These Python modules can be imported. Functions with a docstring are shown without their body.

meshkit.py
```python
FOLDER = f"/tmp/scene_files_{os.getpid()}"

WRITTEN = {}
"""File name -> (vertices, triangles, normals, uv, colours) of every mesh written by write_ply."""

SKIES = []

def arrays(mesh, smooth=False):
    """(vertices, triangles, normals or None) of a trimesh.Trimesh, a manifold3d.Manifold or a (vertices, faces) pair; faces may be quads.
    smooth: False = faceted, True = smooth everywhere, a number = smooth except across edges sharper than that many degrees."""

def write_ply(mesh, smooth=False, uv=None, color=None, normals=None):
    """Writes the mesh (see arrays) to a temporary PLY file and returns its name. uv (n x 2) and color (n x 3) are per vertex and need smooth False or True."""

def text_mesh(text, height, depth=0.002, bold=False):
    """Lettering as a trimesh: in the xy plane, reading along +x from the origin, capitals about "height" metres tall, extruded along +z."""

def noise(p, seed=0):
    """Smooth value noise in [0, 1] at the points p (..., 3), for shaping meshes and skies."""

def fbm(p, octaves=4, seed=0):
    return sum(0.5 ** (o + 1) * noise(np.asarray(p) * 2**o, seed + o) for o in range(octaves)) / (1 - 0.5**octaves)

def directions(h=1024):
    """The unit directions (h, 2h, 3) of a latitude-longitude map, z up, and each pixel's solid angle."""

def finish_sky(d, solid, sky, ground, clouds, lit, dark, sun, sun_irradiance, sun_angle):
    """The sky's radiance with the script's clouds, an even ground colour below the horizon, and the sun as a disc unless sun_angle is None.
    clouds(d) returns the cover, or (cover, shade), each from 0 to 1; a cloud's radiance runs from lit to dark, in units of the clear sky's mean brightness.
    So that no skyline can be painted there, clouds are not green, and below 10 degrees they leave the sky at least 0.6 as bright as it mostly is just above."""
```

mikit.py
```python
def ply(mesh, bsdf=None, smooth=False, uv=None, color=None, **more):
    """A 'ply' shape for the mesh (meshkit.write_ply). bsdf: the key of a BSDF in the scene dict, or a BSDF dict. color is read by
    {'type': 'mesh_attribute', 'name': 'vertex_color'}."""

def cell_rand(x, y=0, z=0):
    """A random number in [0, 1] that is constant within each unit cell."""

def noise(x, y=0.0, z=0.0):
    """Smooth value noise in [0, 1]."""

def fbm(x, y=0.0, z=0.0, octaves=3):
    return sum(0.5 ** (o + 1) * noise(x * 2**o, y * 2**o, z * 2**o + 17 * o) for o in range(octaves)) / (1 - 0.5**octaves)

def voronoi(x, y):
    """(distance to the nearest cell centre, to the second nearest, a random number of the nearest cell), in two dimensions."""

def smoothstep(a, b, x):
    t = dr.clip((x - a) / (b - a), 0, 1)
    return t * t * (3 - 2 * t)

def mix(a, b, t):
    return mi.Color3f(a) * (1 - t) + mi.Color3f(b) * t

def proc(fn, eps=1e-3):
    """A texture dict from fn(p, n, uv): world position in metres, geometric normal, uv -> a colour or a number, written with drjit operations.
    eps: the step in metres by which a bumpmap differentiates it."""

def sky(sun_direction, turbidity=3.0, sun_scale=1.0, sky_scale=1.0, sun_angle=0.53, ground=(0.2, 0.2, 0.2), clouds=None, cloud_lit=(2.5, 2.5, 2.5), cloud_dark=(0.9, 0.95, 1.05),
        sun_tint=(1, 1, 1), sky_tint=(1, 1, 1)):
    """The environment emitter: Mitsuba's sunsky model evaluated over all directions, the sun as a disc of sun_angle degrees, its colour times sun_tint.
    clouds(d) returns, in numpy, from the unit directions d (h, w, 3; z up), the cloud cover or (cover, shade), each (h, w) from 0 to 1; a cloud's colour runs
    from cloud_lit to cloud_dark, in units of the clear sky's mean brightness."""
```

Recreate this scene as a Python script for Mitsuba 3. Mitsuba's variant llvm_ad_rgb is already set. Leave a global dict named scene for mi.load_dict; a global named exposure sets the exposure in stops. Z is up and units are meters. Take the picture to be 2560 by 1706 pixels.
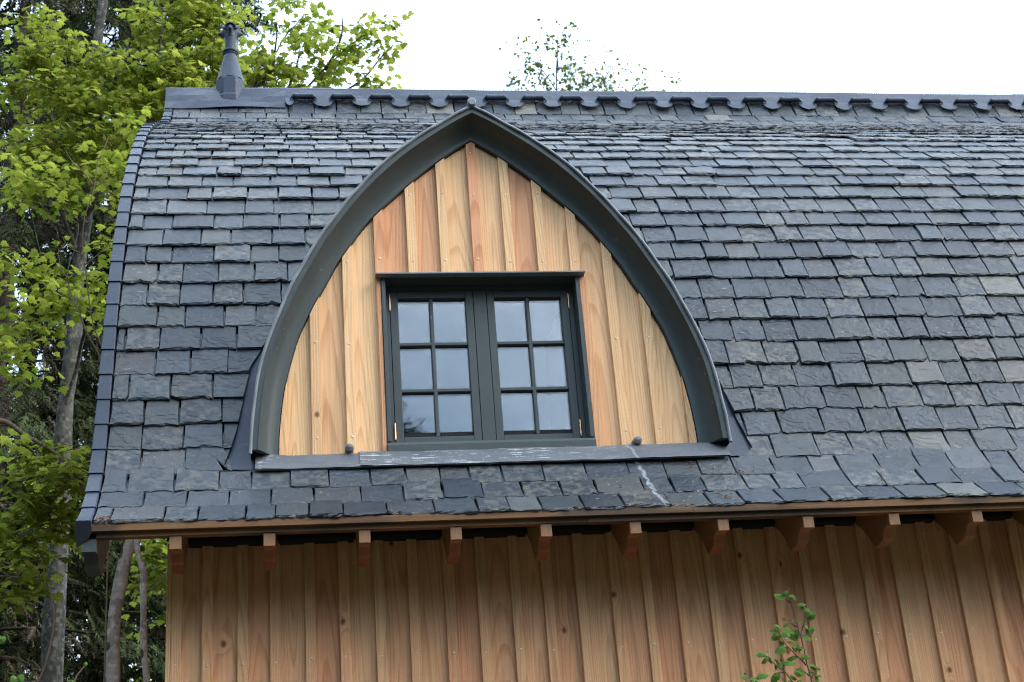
import math, random
import numpy as np
import trimesh
import drjit as dr
import mitsuba as mi
from shapely.geometry import Polygon, box as sbox
import meshkit, mikit
from mikit import proc, noise, fbm, cell_rand, smoothstep, mix

scene, labels = {}, {}
T = mi.ScalarTransform4f

# ------------------------------------------------------------------ camera, light, exposure
CAM = np.array([0.583, -6.76, 0.0])
RIGHT = np.array([0.98983754, -0.12284455, -0.07163008])
DOWN = np.array([-0.01543103, 0.40795374, -0.91287218])
FWD = np.array([0.14136313, 0.90470048, 0.40191231])
FPX = 3797.5
scene['camera'] = {'type': 'thinlens', 'fov': math.degrees(2 * math.atan(1280 / FPX)), 'fov_axis': 'x',
                   'aperture_radius': 0.005, 'focus_distance': 7.4, 'near_clip': 0.05, 'far_clip': 2000.0,
                   'to_world': T().look_at(origin=CAM.tolist(), target=(CAM + FWD).tolist(), up=(-DOWN).tolist())}
SUN = (0.75, -0.45, 0.48)


def clouds(d):
    # thin bright overcast: near white round the veiled sun, blue haze between the veils on the far side from it
    n = meshkit.fbm(d * np.array([3.0, 3.0, 6.0]), 5, 7)
    toward = d @ (np.array(SUN) / np.linalg.norm(SUN))
    lobe = np.clip((toward - 0.66) / 0.34, 0, 1) ** 1.3
    zenith = np.clip((d[..., 2] - 0.30) / 0.65, 0, 1) ** 1.3          # an overcast sky is brightest overhead
    shade = np.clip(1 - lobe - 0.46 * zenith + 0.9 * (n - 0.56), 0, 1)
    return 0.94 + 0.0 * n, shade


scene['sky'] = mikit.sky(SUN, turbidity=3.0, sun_scale=0.20, sun_angle=38.0, ground=(0.10, 0.11, 0.07), clouds=clouds,
                         cloud_lit=(7.4, 8.3, 9.3), cloud_dark=(1.65, 2.4, 3.4))
exposure = 3.4

rnd = random.Random(5)
rng = np.random.default_rng(11)


# ------------------------------------------------------------------ helpers
def key_for(name):
    if name not in scene and name not in labels:
        return name
    i = 1
    while f'{name}_{i:03d}' in scene or f'{name}_{i:03d}' in labels:
        i += 1
    return f'{name}_{i:03d}'


def add(name, mesh, bsdf, smooth=False, uv=None, kind=None, label=None):
    k = key_for(name)
    scene[k] = mikit.ply(mesh, bsdf, smooth=smooth, uv=uv)
    if kind or label:
        labels[k] = {}
        if kind:
            labels[k]['kind'] = kind
        if label:
            labels[k]['label'] = label
    return k


def cat(parts):
    vs, fs, o = [], [], 0
    for v, f in parts:
        v = np.asarray(v, float); f = np.asarray(f, int)
        if f.shape[1] == 4:
            f = np.vstack([f[:, [0, 1, 2]], f[:, [0, 2, 3]]])
        vs.append(v); fs.append(f + o); o += len(v)
    return np.vstack(vs), np.vstack(fs)


def vf(m):
    return np.array(m.vertices), np.array(m.faces)


def box(x0, x1, y0, y1, z0, z1):
    m = trimesh.creation.box(extents=(x1 - x0, y1 - y0, z1 - z0))
    m.apply_translation(((x0 + x1) / 2, (y0 + y1) / 2, (z0 + z1) / 2))
    return vf(m)


def bevel_box(x0, x1, y0, y1, z0, z1, b=0.003):
    import manifold3d as m3
    pts = []
    for x, sx in ((x0, 1), (x1, -1)):
        for y, sy in ((y0, 1), (y1, -1)):
            for z, sz in ((z0, 1), (z1, -1)):
                pts += [(x + sx * b, y + sy * b, z), (x + sx * b, y, z + sz * b), (x, y + sy * b, z + sz * b)]
    m = m3.Manifold.hull_points(np.array(pts)).to_mesh()
    return np.array(m.vert_properties[:, :3]), np.array(m.tri_verts)


def prism_xz(poly, y0, y1):
    """shapely polygon in (x, z) extruded from y0 to y1"""
    if hasattr(poly, 'geoms'):
        return cat([prism_xz(q, y0, y1) for q in poly.geoms if q.area > 1e-5])
    m = trimesh.creation.extrude_polygon(poly, y1 - y0, engine='earcut')
    v = np.array(m.vertices)
    return np.c_[v[:, 0], y1 - v[:, 2], v[:, 1]], np.array(m.faces)


def prism_yz(pts, x0, x1):
    m = trimesh.creation.extrude_polygon(Polygon(pts), x1 - x0, engine='earcut')
    v = np.array(m.vertices)
    return np.c_[x0 + v[:, 2], v[:, 0], v[:, 1]], np.array(m.faces)


def tube(points, radii, sides=8, caps=True):
    p = np.asarray(points, float)
    t = np.gradient(p, axis=0)
    t /= np.linalg.norm(t, axis=1, keepdims=True) + 1e-12
    ref = np.array([0, 0, 1.0]) if abs(t[:, 2]).mean() < 0.8 else np.array([1.0, 0, 0])
    a = np.cross(t, ref); a /= np.linalg.norm(a, axis=1, keepdims=True) + 1e-12
    b = np.cross(t, a)
    ang = np.arange(sides) * 2 * np.pi / sides
    r = np.broadcast_to(radii, (len(p),))
    v = p[:, None] + r[:, None, None] * (np.cos(ang)[None, :, None] * a[:, None] + np.sin(ang)[None, :, None] * b[:, None])
    i, j = np.meshgrid(np.arange(len(p) - 1), np.arange(sides), indexing='ij')
    q = np.stack([i * sides + j, i * sides + (j + 1) % sides, (i + 1) * sides + (j + 1) % sides, (i + 1) * sides + j], -1).reshape(-1, 4)
    f = np.vstack([q[:, [0, 1, 2]], q[:, [0, 2, 3]]])
    v = v.reshape(-1, 3)
    if caps:
        n = len(v)
        v = np.vstack([v, p[0], p[-1]])
        e = np.arange(sides)
        f = np.vstack([f, np.c_[np.full(sides, n), (e + 1) % sides, e], np.c_[np.full(sides, n + 1), n - sides + e, n - sides + (e + 1) % sides]])
    return v, f


def smooth_path(pts, n=40):
    pts = np.asarray(pts, float)
    d = np.r_[0, np.cumsum(np.linalg.norm(np.diff(pts, axis=0), axis=1))]
    from scipy.interpolate import PchipInterpolator
    return PchipInterpolator(d, pts)(np.linspace(0, d[-1], n))


def wobble(pts, amp, seed, freq=1.5):
    pts = np.asarray(pts, float)
    o = np.stack([meshkit.noise(pts * freq + 10 * k, seed + k) - 0.5 for k in range(3)], -1)
    return pts + o * amp * 2


def board_uv(v, ident, cx):
    return np.c_[ident + 0.5 + (v[:, 0] - cx), v[:, 2]]


# ------------------------------------------------------------------ materials
def principled(color, rough=0.5, **k):
    c = color if isinstance(color, dict) else {'type': 'rgb', 'value': list(color)}
    return {'type': 'principled', 'base_color': c, 'roughness': rough, **k}


def bump(tex, nested, scale=1.0):
    return {'type': 'bumpmap', 'height': tex, 'scale': scale, 'nested': nested}


def two(b):
    return {'type': 'twosided', 'nested': b}


TAN = ((0.66, 0.435, 0.232), (0.51, 0.285, 0.128))
RED = ((0.565, 0.268, 0.140), (0.41, 0.158, 0.070))


def wood_color(light0, dark0, light1, dark1, period=0.0078):
    def fn(p, n, uv):
        ident = dr.floor(uv.x)
        lx = uv.x - ident - 0.5
        z = uv.y
        r1, r2, r3 = cell_rand(ident, 1), cell_rand(ident, 2), cell_rand(ident, 3)
        tone = dr.floor(ident / 100.0) / 9.0
        kc = dr.floor(z / 0.55)
        kr = cell_rand(ident, kc, 5)
        kx = (cell_rand(ident, kc, 6) - 0.5) * 0.09
        kz = (kc + 0.25 + 0.5 * cell_rand(ident, kc, 7)) * 0.55
        kd = dr.sqrt(dr.square(lx - kx) + dr.square((z - kz) * 0.75))
        has = dr.select(kr > 0.91, 1.0, 0.0)
        dd = 0.012 + 0.05 * r2 + (r3 - 0.5) * 0.055 * z + (noise(z * 0.9, ident) - 0.5) * 0.05
        cx = (r1 - 0.5) * 0.11
        r = dr.sqrt(dr.square(lx - cx) + dr.square(dd)) + (noise(lx * 26, z * 1.7, ident) - 0.5) * 0.006
        r = r + has * 0.013 * dr.exp(-dr.square(kd / 0.026))
        t = r / (period * (0.8 + 0.6 * r2))
        t = t - dr.floor(t)
        late = smoothstep(0.52, 0.90, t) * (1 - smoothstep(0.93, 1.0, t))
        streak = noise(lx * 420, z * 5, ident) * 0.6 + noise(lx * 110, z * 1.3, ident + 9) * 0.4
        light, dark = mix(light0, light1, tone), mix(dark0, dark1, tone)
        col = mix(light, dark, 0.10 + late * 0.62) * (0.80 + 0.34 * streak) * (0.93 + 0.14 * cell_rand(ident, 8))
        knot = has * smoothstep(0.010 + 0.006 * kr, 0.004, kd)
        halo = has * smoothstep(0.020, 0.008, kd) * 0.25
        col = mix(col, mi.Color3f(0.30, 0.13, 0.04), halo)
        stain = smoothstep(0.66, 0.80, fbm(lx * 22 + 3 * ident, z * 1.9, ident)) * 0.28
        col = mix(col, mi.Color3f(0.20, 0.12, 0.06), stain)
        return mix(col, mi.Color3f(0.10, 0.04, 0.018), knot * 0.9)
    return fn


def wood_height(p, n, uv):
    ident = dr.floor(uv.x)
    lx = uv.x - ident - 0.5
    return 0.0006 * noise(lx * 500, uv.y * 6, ident) + 0.0008 * noise(lx * 60, uv.y * 1.5, ident)


scene['larch'] = bump(proc(wood_height), principled(proc(wood_color(*TAN, *RED)), 0.62, specular=0.3))


def rafter_color(p, n, uv):
    # Douglas fir: long grain on the sides, end grain bands on the cut nose; the nose is redder on the first tails
    ring = noise(p.x * 900, p.y * 30, p.z * 45)
    band = fbm(p.x * 240, p.y * 9, p.z * 14, 2)
    col = mix(mi.Color3f(0.250, 0.142, 0.075), mi.Color3f(0.160, 0.082, 0.041), band)
    nose = smoothstep(1.8805, 1.8785, p.z) * smoothstep(-0.16, -0.20, p.y) * smoothstep(0.25, 0.6, dr.abs(n.y) + dr.abs(n.z))
    redness = dr.select(p.x < 2.6, 1.0, 0.25)
    red = mix(mi.Color3f(0.26, 0.088, 0.040), mi.Color3f(0.16, 0.047, 0.022), ring)
    return mix(col, red, nose * redness * 0.9)


scene['fir_rafter'] = principled(proc(rafter_color), 0.6, specular=0.3)


def fascia_color(p, n, uv):
    g = fbm(p.x * 3, p.y * 60, p.z * 220, 3)
    col = mix(mi.Color3f(0.185, 0.094, 0.038), mi.Color3f(0.090, 0.044, 0.019), g)
    damp = smoothstep(0.52, 0.68, fbm(p.x * 2.2, p.z * 18, 4.0)) * 0.75
    return mix(col, mi.Color3f(0.032, 0.025, 0.020), damp)


scene['fascia_wood'] = principled(proc(fascia_color), 0.62, specular=0.3)

DRIP = [(2.17, 2.30), (2.18, 2.24), (2.183, 2.17), (2.186, 2.13), (2.20, 2.07), (2.215, 1.99)]


def drip_mask(p, w, ident=0.0):
    d = mi.Float(9.0)
    jx = (noise(p.x * 30, p.z * 45) - 0.5) * 0.012 + (cell_rand(ident, 9) - 0.5) * 0.030
    for (xa, za), (xb, zb) in zip(DRIP[:-1], DRIP[1:]):
        ex, ez = xb - xa, zb - za
        t = dr.clip(((p.x - xa) * ex + (p.z - za) * ez) / (ex * ex + ez * ez), 0, 1)
        d = dr.minimum(d, dr.sqrt(dr.square(p.x + jx - xa - t * ex) + dr.square(p.z - za - t * ez)))
    return smoothstep(w, w * 0.3, d)


def slate_color(p, n, uv):
    ident = dr.floor(uv.x)
    r1, r2, r3 = cell_rand(ident, 1), cell_rand(ident, 2), cell_rand(ident, 3)
    base = mix(mi.Color3f(0.0105, 0.0170, 0.0260), mi.Color3f(0.027, 0.037, 0.049), r1 * r1)
    base = mix(base, mi.Color3f(0.044, 0.043, 0.045), smoothstep(0.80, 1.0, r2) * 0.7)
    base = mix(base, mi.Color3f(0.088, 0.088, 0.080), smoothstep(0.55, 0.7, cell_rand(ident, 6)) * smoothstep(0.90, 0.96, cell_rand(ident, 7)))
    cloud = fbm(p.x * 14 + ident, p.y * 14, p.z * 14, 3)
    base = base * (0.72 + 0.56 * cloud)
    base = mix(base, mi.Color3f(0.050, 0.058, 0.050), smoothstep(0.42, 0.5, r3) * smoothstep(0.62, 0.54, r3) * 0.35)
    fine = noise(p.x * 160, p.y * 160, p.z * 160)
    base = base * (0.88 + 0.24 * fine)
    lich = smoothstep(0.50, 0.92, r3)
    patch = smoothstep(0.36, 0.72, fbm(p.x * 34 + 7 * ident, p.y * 34, p.z * 34, 4)) * lich * (0.4 + 0.9 * noise(p.x * 140, p.y * 140, p.z * 140))
    base = mix(base, mi.Color3f(0.110, 0.105, 0.086), patch * 0.62)
    spots = smoothstep(0.80, 0.90, noise(p.x * 85, p.y * 85, p.z * 85 + ident)) * smoothstep(0.35, 0.9, r2)
    base = mix(base, mi.Color3f(0.18, 0.18, 0.17), spots * 0.45)
    rust = smoothstep(0.84, 0.92, noise(p.x * 55 + ident, p.y * 55, p.z * 55)) * smoothstep(0.7, 0.9, r1)
    base = mix(base, mi.Color3f(0.085, 0.055, 0.032), rust * 0.5)
    white = drip_mask(p, 0.0150, ident) * (0.0 + 0.62 * noise(p.x * 90, p.z * 70))
    return mix(base, mi.Color3f(0.36, 0.39, 0.42), white)


def slate_height(p, n, uv):
    ident = dr.floor(uv.x)
    a = fbm(p.x * 9 + 3 * ident, p.y * 9, p.z * 9, 3)
    t = a * 7
    step = (dr.floor(t) + smoothstep(0.80, 1.0, t - dr.floor(t))) / 7     # riven cleavage steps
    return 0.015 * step + 0.0030 * fbm(p.x * 60, p.y * 60, p.z * 60, 2)


scene['slate'] = bump(proc(slate_height), principled(proc(slate_color), 0.45, specular=0.31))


def lead_color(p, n, uv):
    a = fbm(p.x * 5, p.y * 5, p.z * 9, 3)
    b = fbm(p.x * 30, p.y * 30, p.z * 30, 3)
    col = mix(mi.Color3f(0.0220, 0.0310, 0.0480), mi.Color3f(0.039, 0.051, 0.075), a * 0.7 + b * 0.4)
    pale = smoothstep(0.66, 0.82, fbm(p.x * 17, p.y * 17, p.z * 40, 3)) * 0.35
    return mix(col, mi.Color3f(0.09, 0.097, 0.108), pale)


def lead_height(p, n, uv):
    return 0.006 * fbm(p.x * 6, p.y * 6, p.z * 6, 2) + 0.0006 * noise(p.x * 70, p.y * 70, p.z * 70)


scene['lead'] = two(bump(proc(lead_height), principled(proc(lead_color), 0.42, specular=0.16)))


def apron_color(p, n, uv):
    a = fbm(p.x * 6, p.y * 20, p.z * 25, 3)
    col = mix(mi.Color3f(0.058, 0.067, 0.080), mi.Color3f(0.100, 0.110, 0.124), a)
    zone = smoothstep(0.70, 0.95, p.x) * smoothstep(2.25, 1.75, p.x)
    wipe = smoothstep(0.60, 0.74, fbm(p.x * 15, p.y * 60, p.z * 150, 3)) * zone
    drops = smoothstep(0.83, 0.90, noise(p.x * 130, p.y * 130, p.z * 110)) * 0.6
    left = smoothstep(0.50, 0.62, fbm(p.x * 24, p.y * 24, p.z * 34, 3)) * smoothstep(0.50, 0.40, p.x) * smoothstep(0.30, 0.36, p.x)
    seam = smoothstep(0.010, 0.003, dr.abs(p.x - 2.135 - 0.25 * (2.4 - p.z) - 0.02 * noise(p.z * 60, 2.0)))
    w = dr.minimum(1.0, wipe * 0.6 + drops * 0.4 + left * 0.5 + seam * 0.25)
    return mix(col, mi.Color3f(0.42, 0.44, 0.46), w)


scene['pale_lead'] = two(bump(proc(lead_height), principled((0.15, 0.165, 0.185), 0.5, specular=0.25)))
scene['apron_lead'] = two(bump(proc(lead_height), principled(proc(apron_color), 0.5, specular=0.3)))


def paint_color(p, n, uv):
    a = fbm(p.x * 4, p.y * 4, p.z * 4, 3)
    col = mix(mi.Color3f(0.045, 0.058, 0.061), mi.Color3f(0.056, 0.070, 0.073), a)
    chip = smoothstep(0.90, 0.94, noise(p.x * 60, p.y * 60, p.z * 60)) * smoothstep(0.6, 0.8, fbm(p.x * 6, p.y * 6, p.z * 6, 2))
    return mix(col, mi.Color3f(0.35, 0.36, 0.37), chip * 0.7)


scene['grey_paint'] = principled(proc(paint_color), 0.42, specular=0.2)
scene['dark_paint'] = principled((0.030, 0.033, 0.036), 0.55, specular=0.3)
scene['black_membrane'] = principled((0.012, 0.012, 0.014), 0.7, specular=0.2)
scene['deck_felt'] = two(principled((0.020, 0.021, 0.023), 0.9, specular=0.1))
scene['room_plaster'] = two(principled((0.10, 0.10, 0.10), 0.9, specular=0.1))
scene['window_glass'] = {'type': 'thindielectric', 'int_ior': 1.54, 'ext_ior': 1.0}
scene['brass'] = {'type': 'roughconductor', 'material': 'Cu', 'alpha': 0.25, 'specular_reflectance': {'type': 'rgb', 'value': [0.95, 0.85, 0.55]}}
scene['screw_steel'] = {'type': 'roughconductor', 'material': 'Cr', 'alpha': 0.28}
scene['debris_brown'] = two(principled((0.15, 0.062, 0.030), 0.8, specular=0.1))


def bark(a, b, c, seed, marks=0.5):
    def fn(p, n, uv):
        g = fbm(p.x * 16 + seed, p.y * 16, p.z * 7, 4)
        col = mix(mi.Color3f(a), mi.Color3f(b), smoothstep(0.35, 0.65, g))
        lic = smoothstep(0.54, 0.64, fbm(p.x * 34, p.y * 34, p.z * 24 + seed, 3))
        col = mix(col, mi.Color3f(c), lic * 0.65)
        len_ = noise(p.x * 14 + seed, p.y * 14, p.z * 60)
        col = col * (0.82 + 0.3 * len_)
        knots = smoothstep(0.74, 0.80, noise(p.x * 13 + seed, p.y * 13, p.z * 9))
        return mix(col, mi.Color3f(0.03, 0.026, 0.018), knots * marks)
    return fn


def bark_h(p, n, uv):
    return 0.012 * fbm(p.x * 30, p.y * 30, p.z * 12, 3)


scene['bark_grey'] = bump(proc(bark_h), principled(proc(bark((0.070, 0.068, 0.060), (0.036, 0.036, 0.031), (0.12, 0.125, 0.105), 1.0)), 0.85, specular=0.1))
scene['bark_pale'] = bump(proc(bark_h), principled(proc(bark((0.33, 0.285, 0.24), (0.20, 0.17, 0.14), (0.42, 0.40, 0.36), 5.0, 0.9)), 0.85, specular=0.15))
scene['bark_dark'] = principled(proc(bark((0.040, 0.031, 0.024), (0.020, 0.016, 0.014), (0.065, 0.062, 0.05), 9.0, 0.3)), 0.9, specular=0.1)
scene['twig_brown'] = principled((0.13, 0.092, 0.068), 0.8, specular=0.15)
scene['twig_dark'] = principled((0.075, 0.055, 0.048), 0.7, specular=0.25)


def leaf_col(a, b):
    def fn(p, n, uv):
        i = dr.floor(uv.x)
        return mix(mi.Color3f(a), mi.Color3f(b), cell_rand(i, 3)) * (0.72 + 0.55 * cell_rand(i, 4))
    return fn


def leaf_bsdf(a, b, trans, rough=0.5):
    return {'type': 'principledthin', 'base_color': {**proc(leaf_col(a, b))}, 'roughness': rough, 'diff_trans': trans, 'eta': 1.35}


scene['maple_leaf'] = leaf_bsdf((0.135, 0.190, 0.022), (0.300, 0.330, 0.050), 1.25)
scene['edge_leaf'] = leaf_bsdf((0.085, 0.105, 0.030), (0.160, 0.165, 0.045), 1.1)
scene['alder_leaf'] = leaf_bsdf((0.075, 0.150, 0.036), (0.125, 0.215, 0.055), 0.7, 0.40)
scene['sparse_leaf'] = leaf_bsdf((0.09, 0.125, 0.02), (0.16, 0.19, 0.03), 0.9)
scene['far_leaf'] = leaf_bsdf((0.10, 0.17, 0.02), (0.20, 0.26, 0.03), 1.2)
scene['conifer_needle'] = two(principled(proc(leaf_col((0.026, 0.040, 0.016), (0.066, 0.080, 0.034))), 0.8, specular=0.05))
scene['conifer_dead'] = two(principled(proc(leaf_col((0.060, 0.052, 0.036), (0.105, 0.092, 0.066))), 0.8, specular=0.1))
scene['red_cone'] = principled((0.22, 0.05, 0.03), 0.8, specular=0.1)


def ground_color(p, n, uv):
    g = fbm(p.x * 0.8, p.y * 0.8, 0.0, 4)
    return mix(mi.Color3f(0.042, 0.046, 0.020), mi.Color3f(0.085, 0.070, 0.050), smoothstep(0.30, 0.6, g)) * (0.7 + 0.6 * noise(p.x * 9, p.y * 9))


scene['ground_grass'] = principled(proc(ground_color), 0.95, specular=0.05)

# ------------------------------------------------------------------ ground
GZ = -1.6
gx = np.r_[-900, -300, -100, np.linspace(-50, 50, 41), 100, 300, 900]
gX, gY = np.meshgrid(gx, gx, indexing='ij')
gZ = GZ - 0.05 + 0.12 * (meshkit.fbm(np.stack([gX * 0.15, gY * 0.15, gX * 0], -1), 3, 2) - 0.5) * (np.hypot(gX, gY) < 60)
gv = np.stack([gX, gY, gZ], -1).reshape(-1, 3)
m_ = len(gx)
ii, jj = np.meshgrid(np.arange(m_ - 1), np.arange(m_ - 1), indexing='ij')
gf = np.stack([ii * m_ + jj, (ii + 1) * m_ + jj, (ii + 1) * m_ + jj + 1, ii * m_ + jj + 1], -1).reshape(-1, 4)
add('ground', (gv, gf), 'ground_grass', smooth=True)
labels['ground'] = {'kind': 'structure', 'label': 'rough grassy ground round the timber house and under the trees'}

# ------------------------------------------------------------------ the house: profile of the roof (y, z)
H = 'house'
labels[H] = {'label': 'timber clad house with curved slate roof, arched dormer and lead ridge', 'category': 'house'}
XL, XR = -0.275, 7.6            # slated width
PROF = np.array([(-.560, 1.935), (-.490, 1.985), (-.43, 2.030), (-.344, 2.095), (-.249, 2.175), (-.167, 2.273), (-.104, 2.388), (-.066, 2.50), (-.033, 2.62), (-.003, 2.75),
                 (.046, 2.90), (.1, 3.048), (.15, 3.19), (.185, 3.30), (.233, 3.433), (.28, 3.56), (.331, 3.685), (.388, 3.806), (.454, 3.93), (.523, 4.047),
                 (.61, 4.185), (.69, 4.31), (.785, 4.44), (.889, 4.57), (1.007, 4.70), (1.122, 4.82), (1.309, 4.99), (1.534, 5.178), (1.85, 5.415), (2.1, 5.58),
                 (2.35, 5.72), (2.55, 5.84), (2.72, 5.985), (2.86, 6.13), (2.94, 6.235), (3.00, 6.36)])
from scipy.interpolate import UnivariateSpline, PchipInterpolator
ps = np.r_[0, np.cumsum(np.hypot(*np.diff(PROF, axis=0).T))]
_fy, _fz = UnivariateSpline(ps, PROF[:, 0], s=0.0006, k=3), UnivariateSpline(ps, PROF[:, 1], s=0.0006, k=3)
SMAX = ps[-1]
_ss = np.linspace(0, SMAX, 1500)
_yz = np.c_[_fy(_ss), _fz(_ss)]


def roof_at(s):
    s = np.asarray(s, float)
    y, z = np.interp(s, _ss, _yz[:, 0]), np.interp(s, _ss, _yz[:, 1])
    e = 0.01
    ty, tz = np.interp(s + e, _ss, _yz[:, 0]) - np.interp(s - e, _ss, _yz[:, 0]), np.interp(s + e, _ss, _yz[:, 1]) - np.interp(s - e, _ss, _yz[:, 1])
    l = np.hypot(ty, tz) + 1e-9
    n = np.stack([-tz / l, ty / l], -1)
    return np.stack([y, z], -1) - 0.035 * n, np.stack([ty / l, tz / l], -1), n


def s_of_z(z):
    return np.interp(z, _yz[:, 1], _ss)


# dormer arch half-widths (inner edge of the hood, outer edge of the hood) by height
DX, YD = 1.4975, -0.05
_hi = np.array([(2.30, 1.000), (2.41, 1.0), (2.5, .997), (2.60, .989), (2.70, .977), (2.8, .960), (2.91, .9325), (3.02, .900), (3.1, .865), (3.2, .818), (3.3, .763), (3.4, .712),
                (3.5, .647), (3.6, .580), (3.7, .494), (3.8, .392), (3.9, .288), (4.0, .168), (4.06, .088), (4.116, 0.0)])
_ho = np.array([(2.30, 1.125), (2.40, 1.122), (2.5, 1.117), (2.65, 1.102), (2.8, 1.080), (2.95, 1.038), (3.1, .983), (3.2, .943), (3.3, .895), (3.4, .842), (3.5, .785), (3.6, .718),
                (3.7, .645), (3.8, .566), (3.9, .475), (3.97, .402), (4.05, .302), (4.12, .203), (4.19, .098), (4.245, 0.0)])
hin, hout = PchipInterpolator(*_hi.T), PchipInterpolator(*_ho.T)


def arch_curve(h, ztop, z0, n=40):
    z = np.linspace(z0, ztop, 400)
    w = np.maximum(h(z), 0)
    d = np.r_[0, np.cumsum(np.hypot(np.diff(z), np.diff(w)))]
    zz = np.interp(np.linspace(0, d[-1], n), d, z)
    return np.c_[np.maximum(h(zz), 0), zz]


def arch_poly(h, ztop, z0, grow=0.0):
    c = arch_curve(h, ztop, z0, 40)
    p = Polygon(np.vstack([np.c_[DX - c[:, 0], c[:, 1]], np.c_[DX + c[::-1, 0], c[::-1, 1]][1:]]))
    return p.buffer(grow, join_style=2) if grow else p


# the area of the roof left open for the dormer, in (x, s)
_left = [(2.322, .255), (2.345, .255), (2.44, .283), (2.55, .309), (2.70, .333), (2.926, .374), (3.10, .462), (3.35, .620)]
_arc = arch_curve(hout, 4.245, 3.40, 24)
_L = [(x, z) for z, x in _left] + [(DX - w, z) for w, z in _arc]
_Rr = [(2 * DX - x + 0.02, z) for z, x in _left] + [(DX + w, z) for w, z in _arc[:-1]]
OPEN = Polygon([(x, float(s_of_z(z))) for x, z in _L] + [(x, float(s_of_z(z))) for x, z in _Rr[::-1]]).buffer(0)

# roof deck under the slates (front with the opening, back plain)
nx, ns = 158, 75
dxs, dss = np.linspace(XL - 0.05, XR, nx), np.linspace(0.15, SMAX, ns)
pt, tg, nm = roof_at(dss)
pt = pt - nm * 0.006
V, F = [], []
for x in dxs:
    V.append(np.c_[np.full(ns, x), pt])
V = np.vstack(V)
CORE = OPEN.buffer(-0.05)
from shapely import contains_xy
for i in range(nx - 1):
    for j in range(ns - 1):
        if not contains_xy(CORE, (dxs[i] + dxs[i + 1]) / 2, (dss[j] + dss[j + 1]) / 2):
            F.append((i * ns + j, (i + 1) * ns + j, (i + 1) * ns + j + 1, i * ns + j + 1))
RY = 3.04
back = np.array([(x, 2 * RY - y, z) for x in (XL - 0.05, XR) for y, z in pt])
bf = np.array([(j, j + 1, ns + j + 1, ns + j) for j in range(ns - 1)])
add(f'{H}__roof', cat([(V, np.array(F)), (back, bf)]), 'deck_felt')


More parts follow.
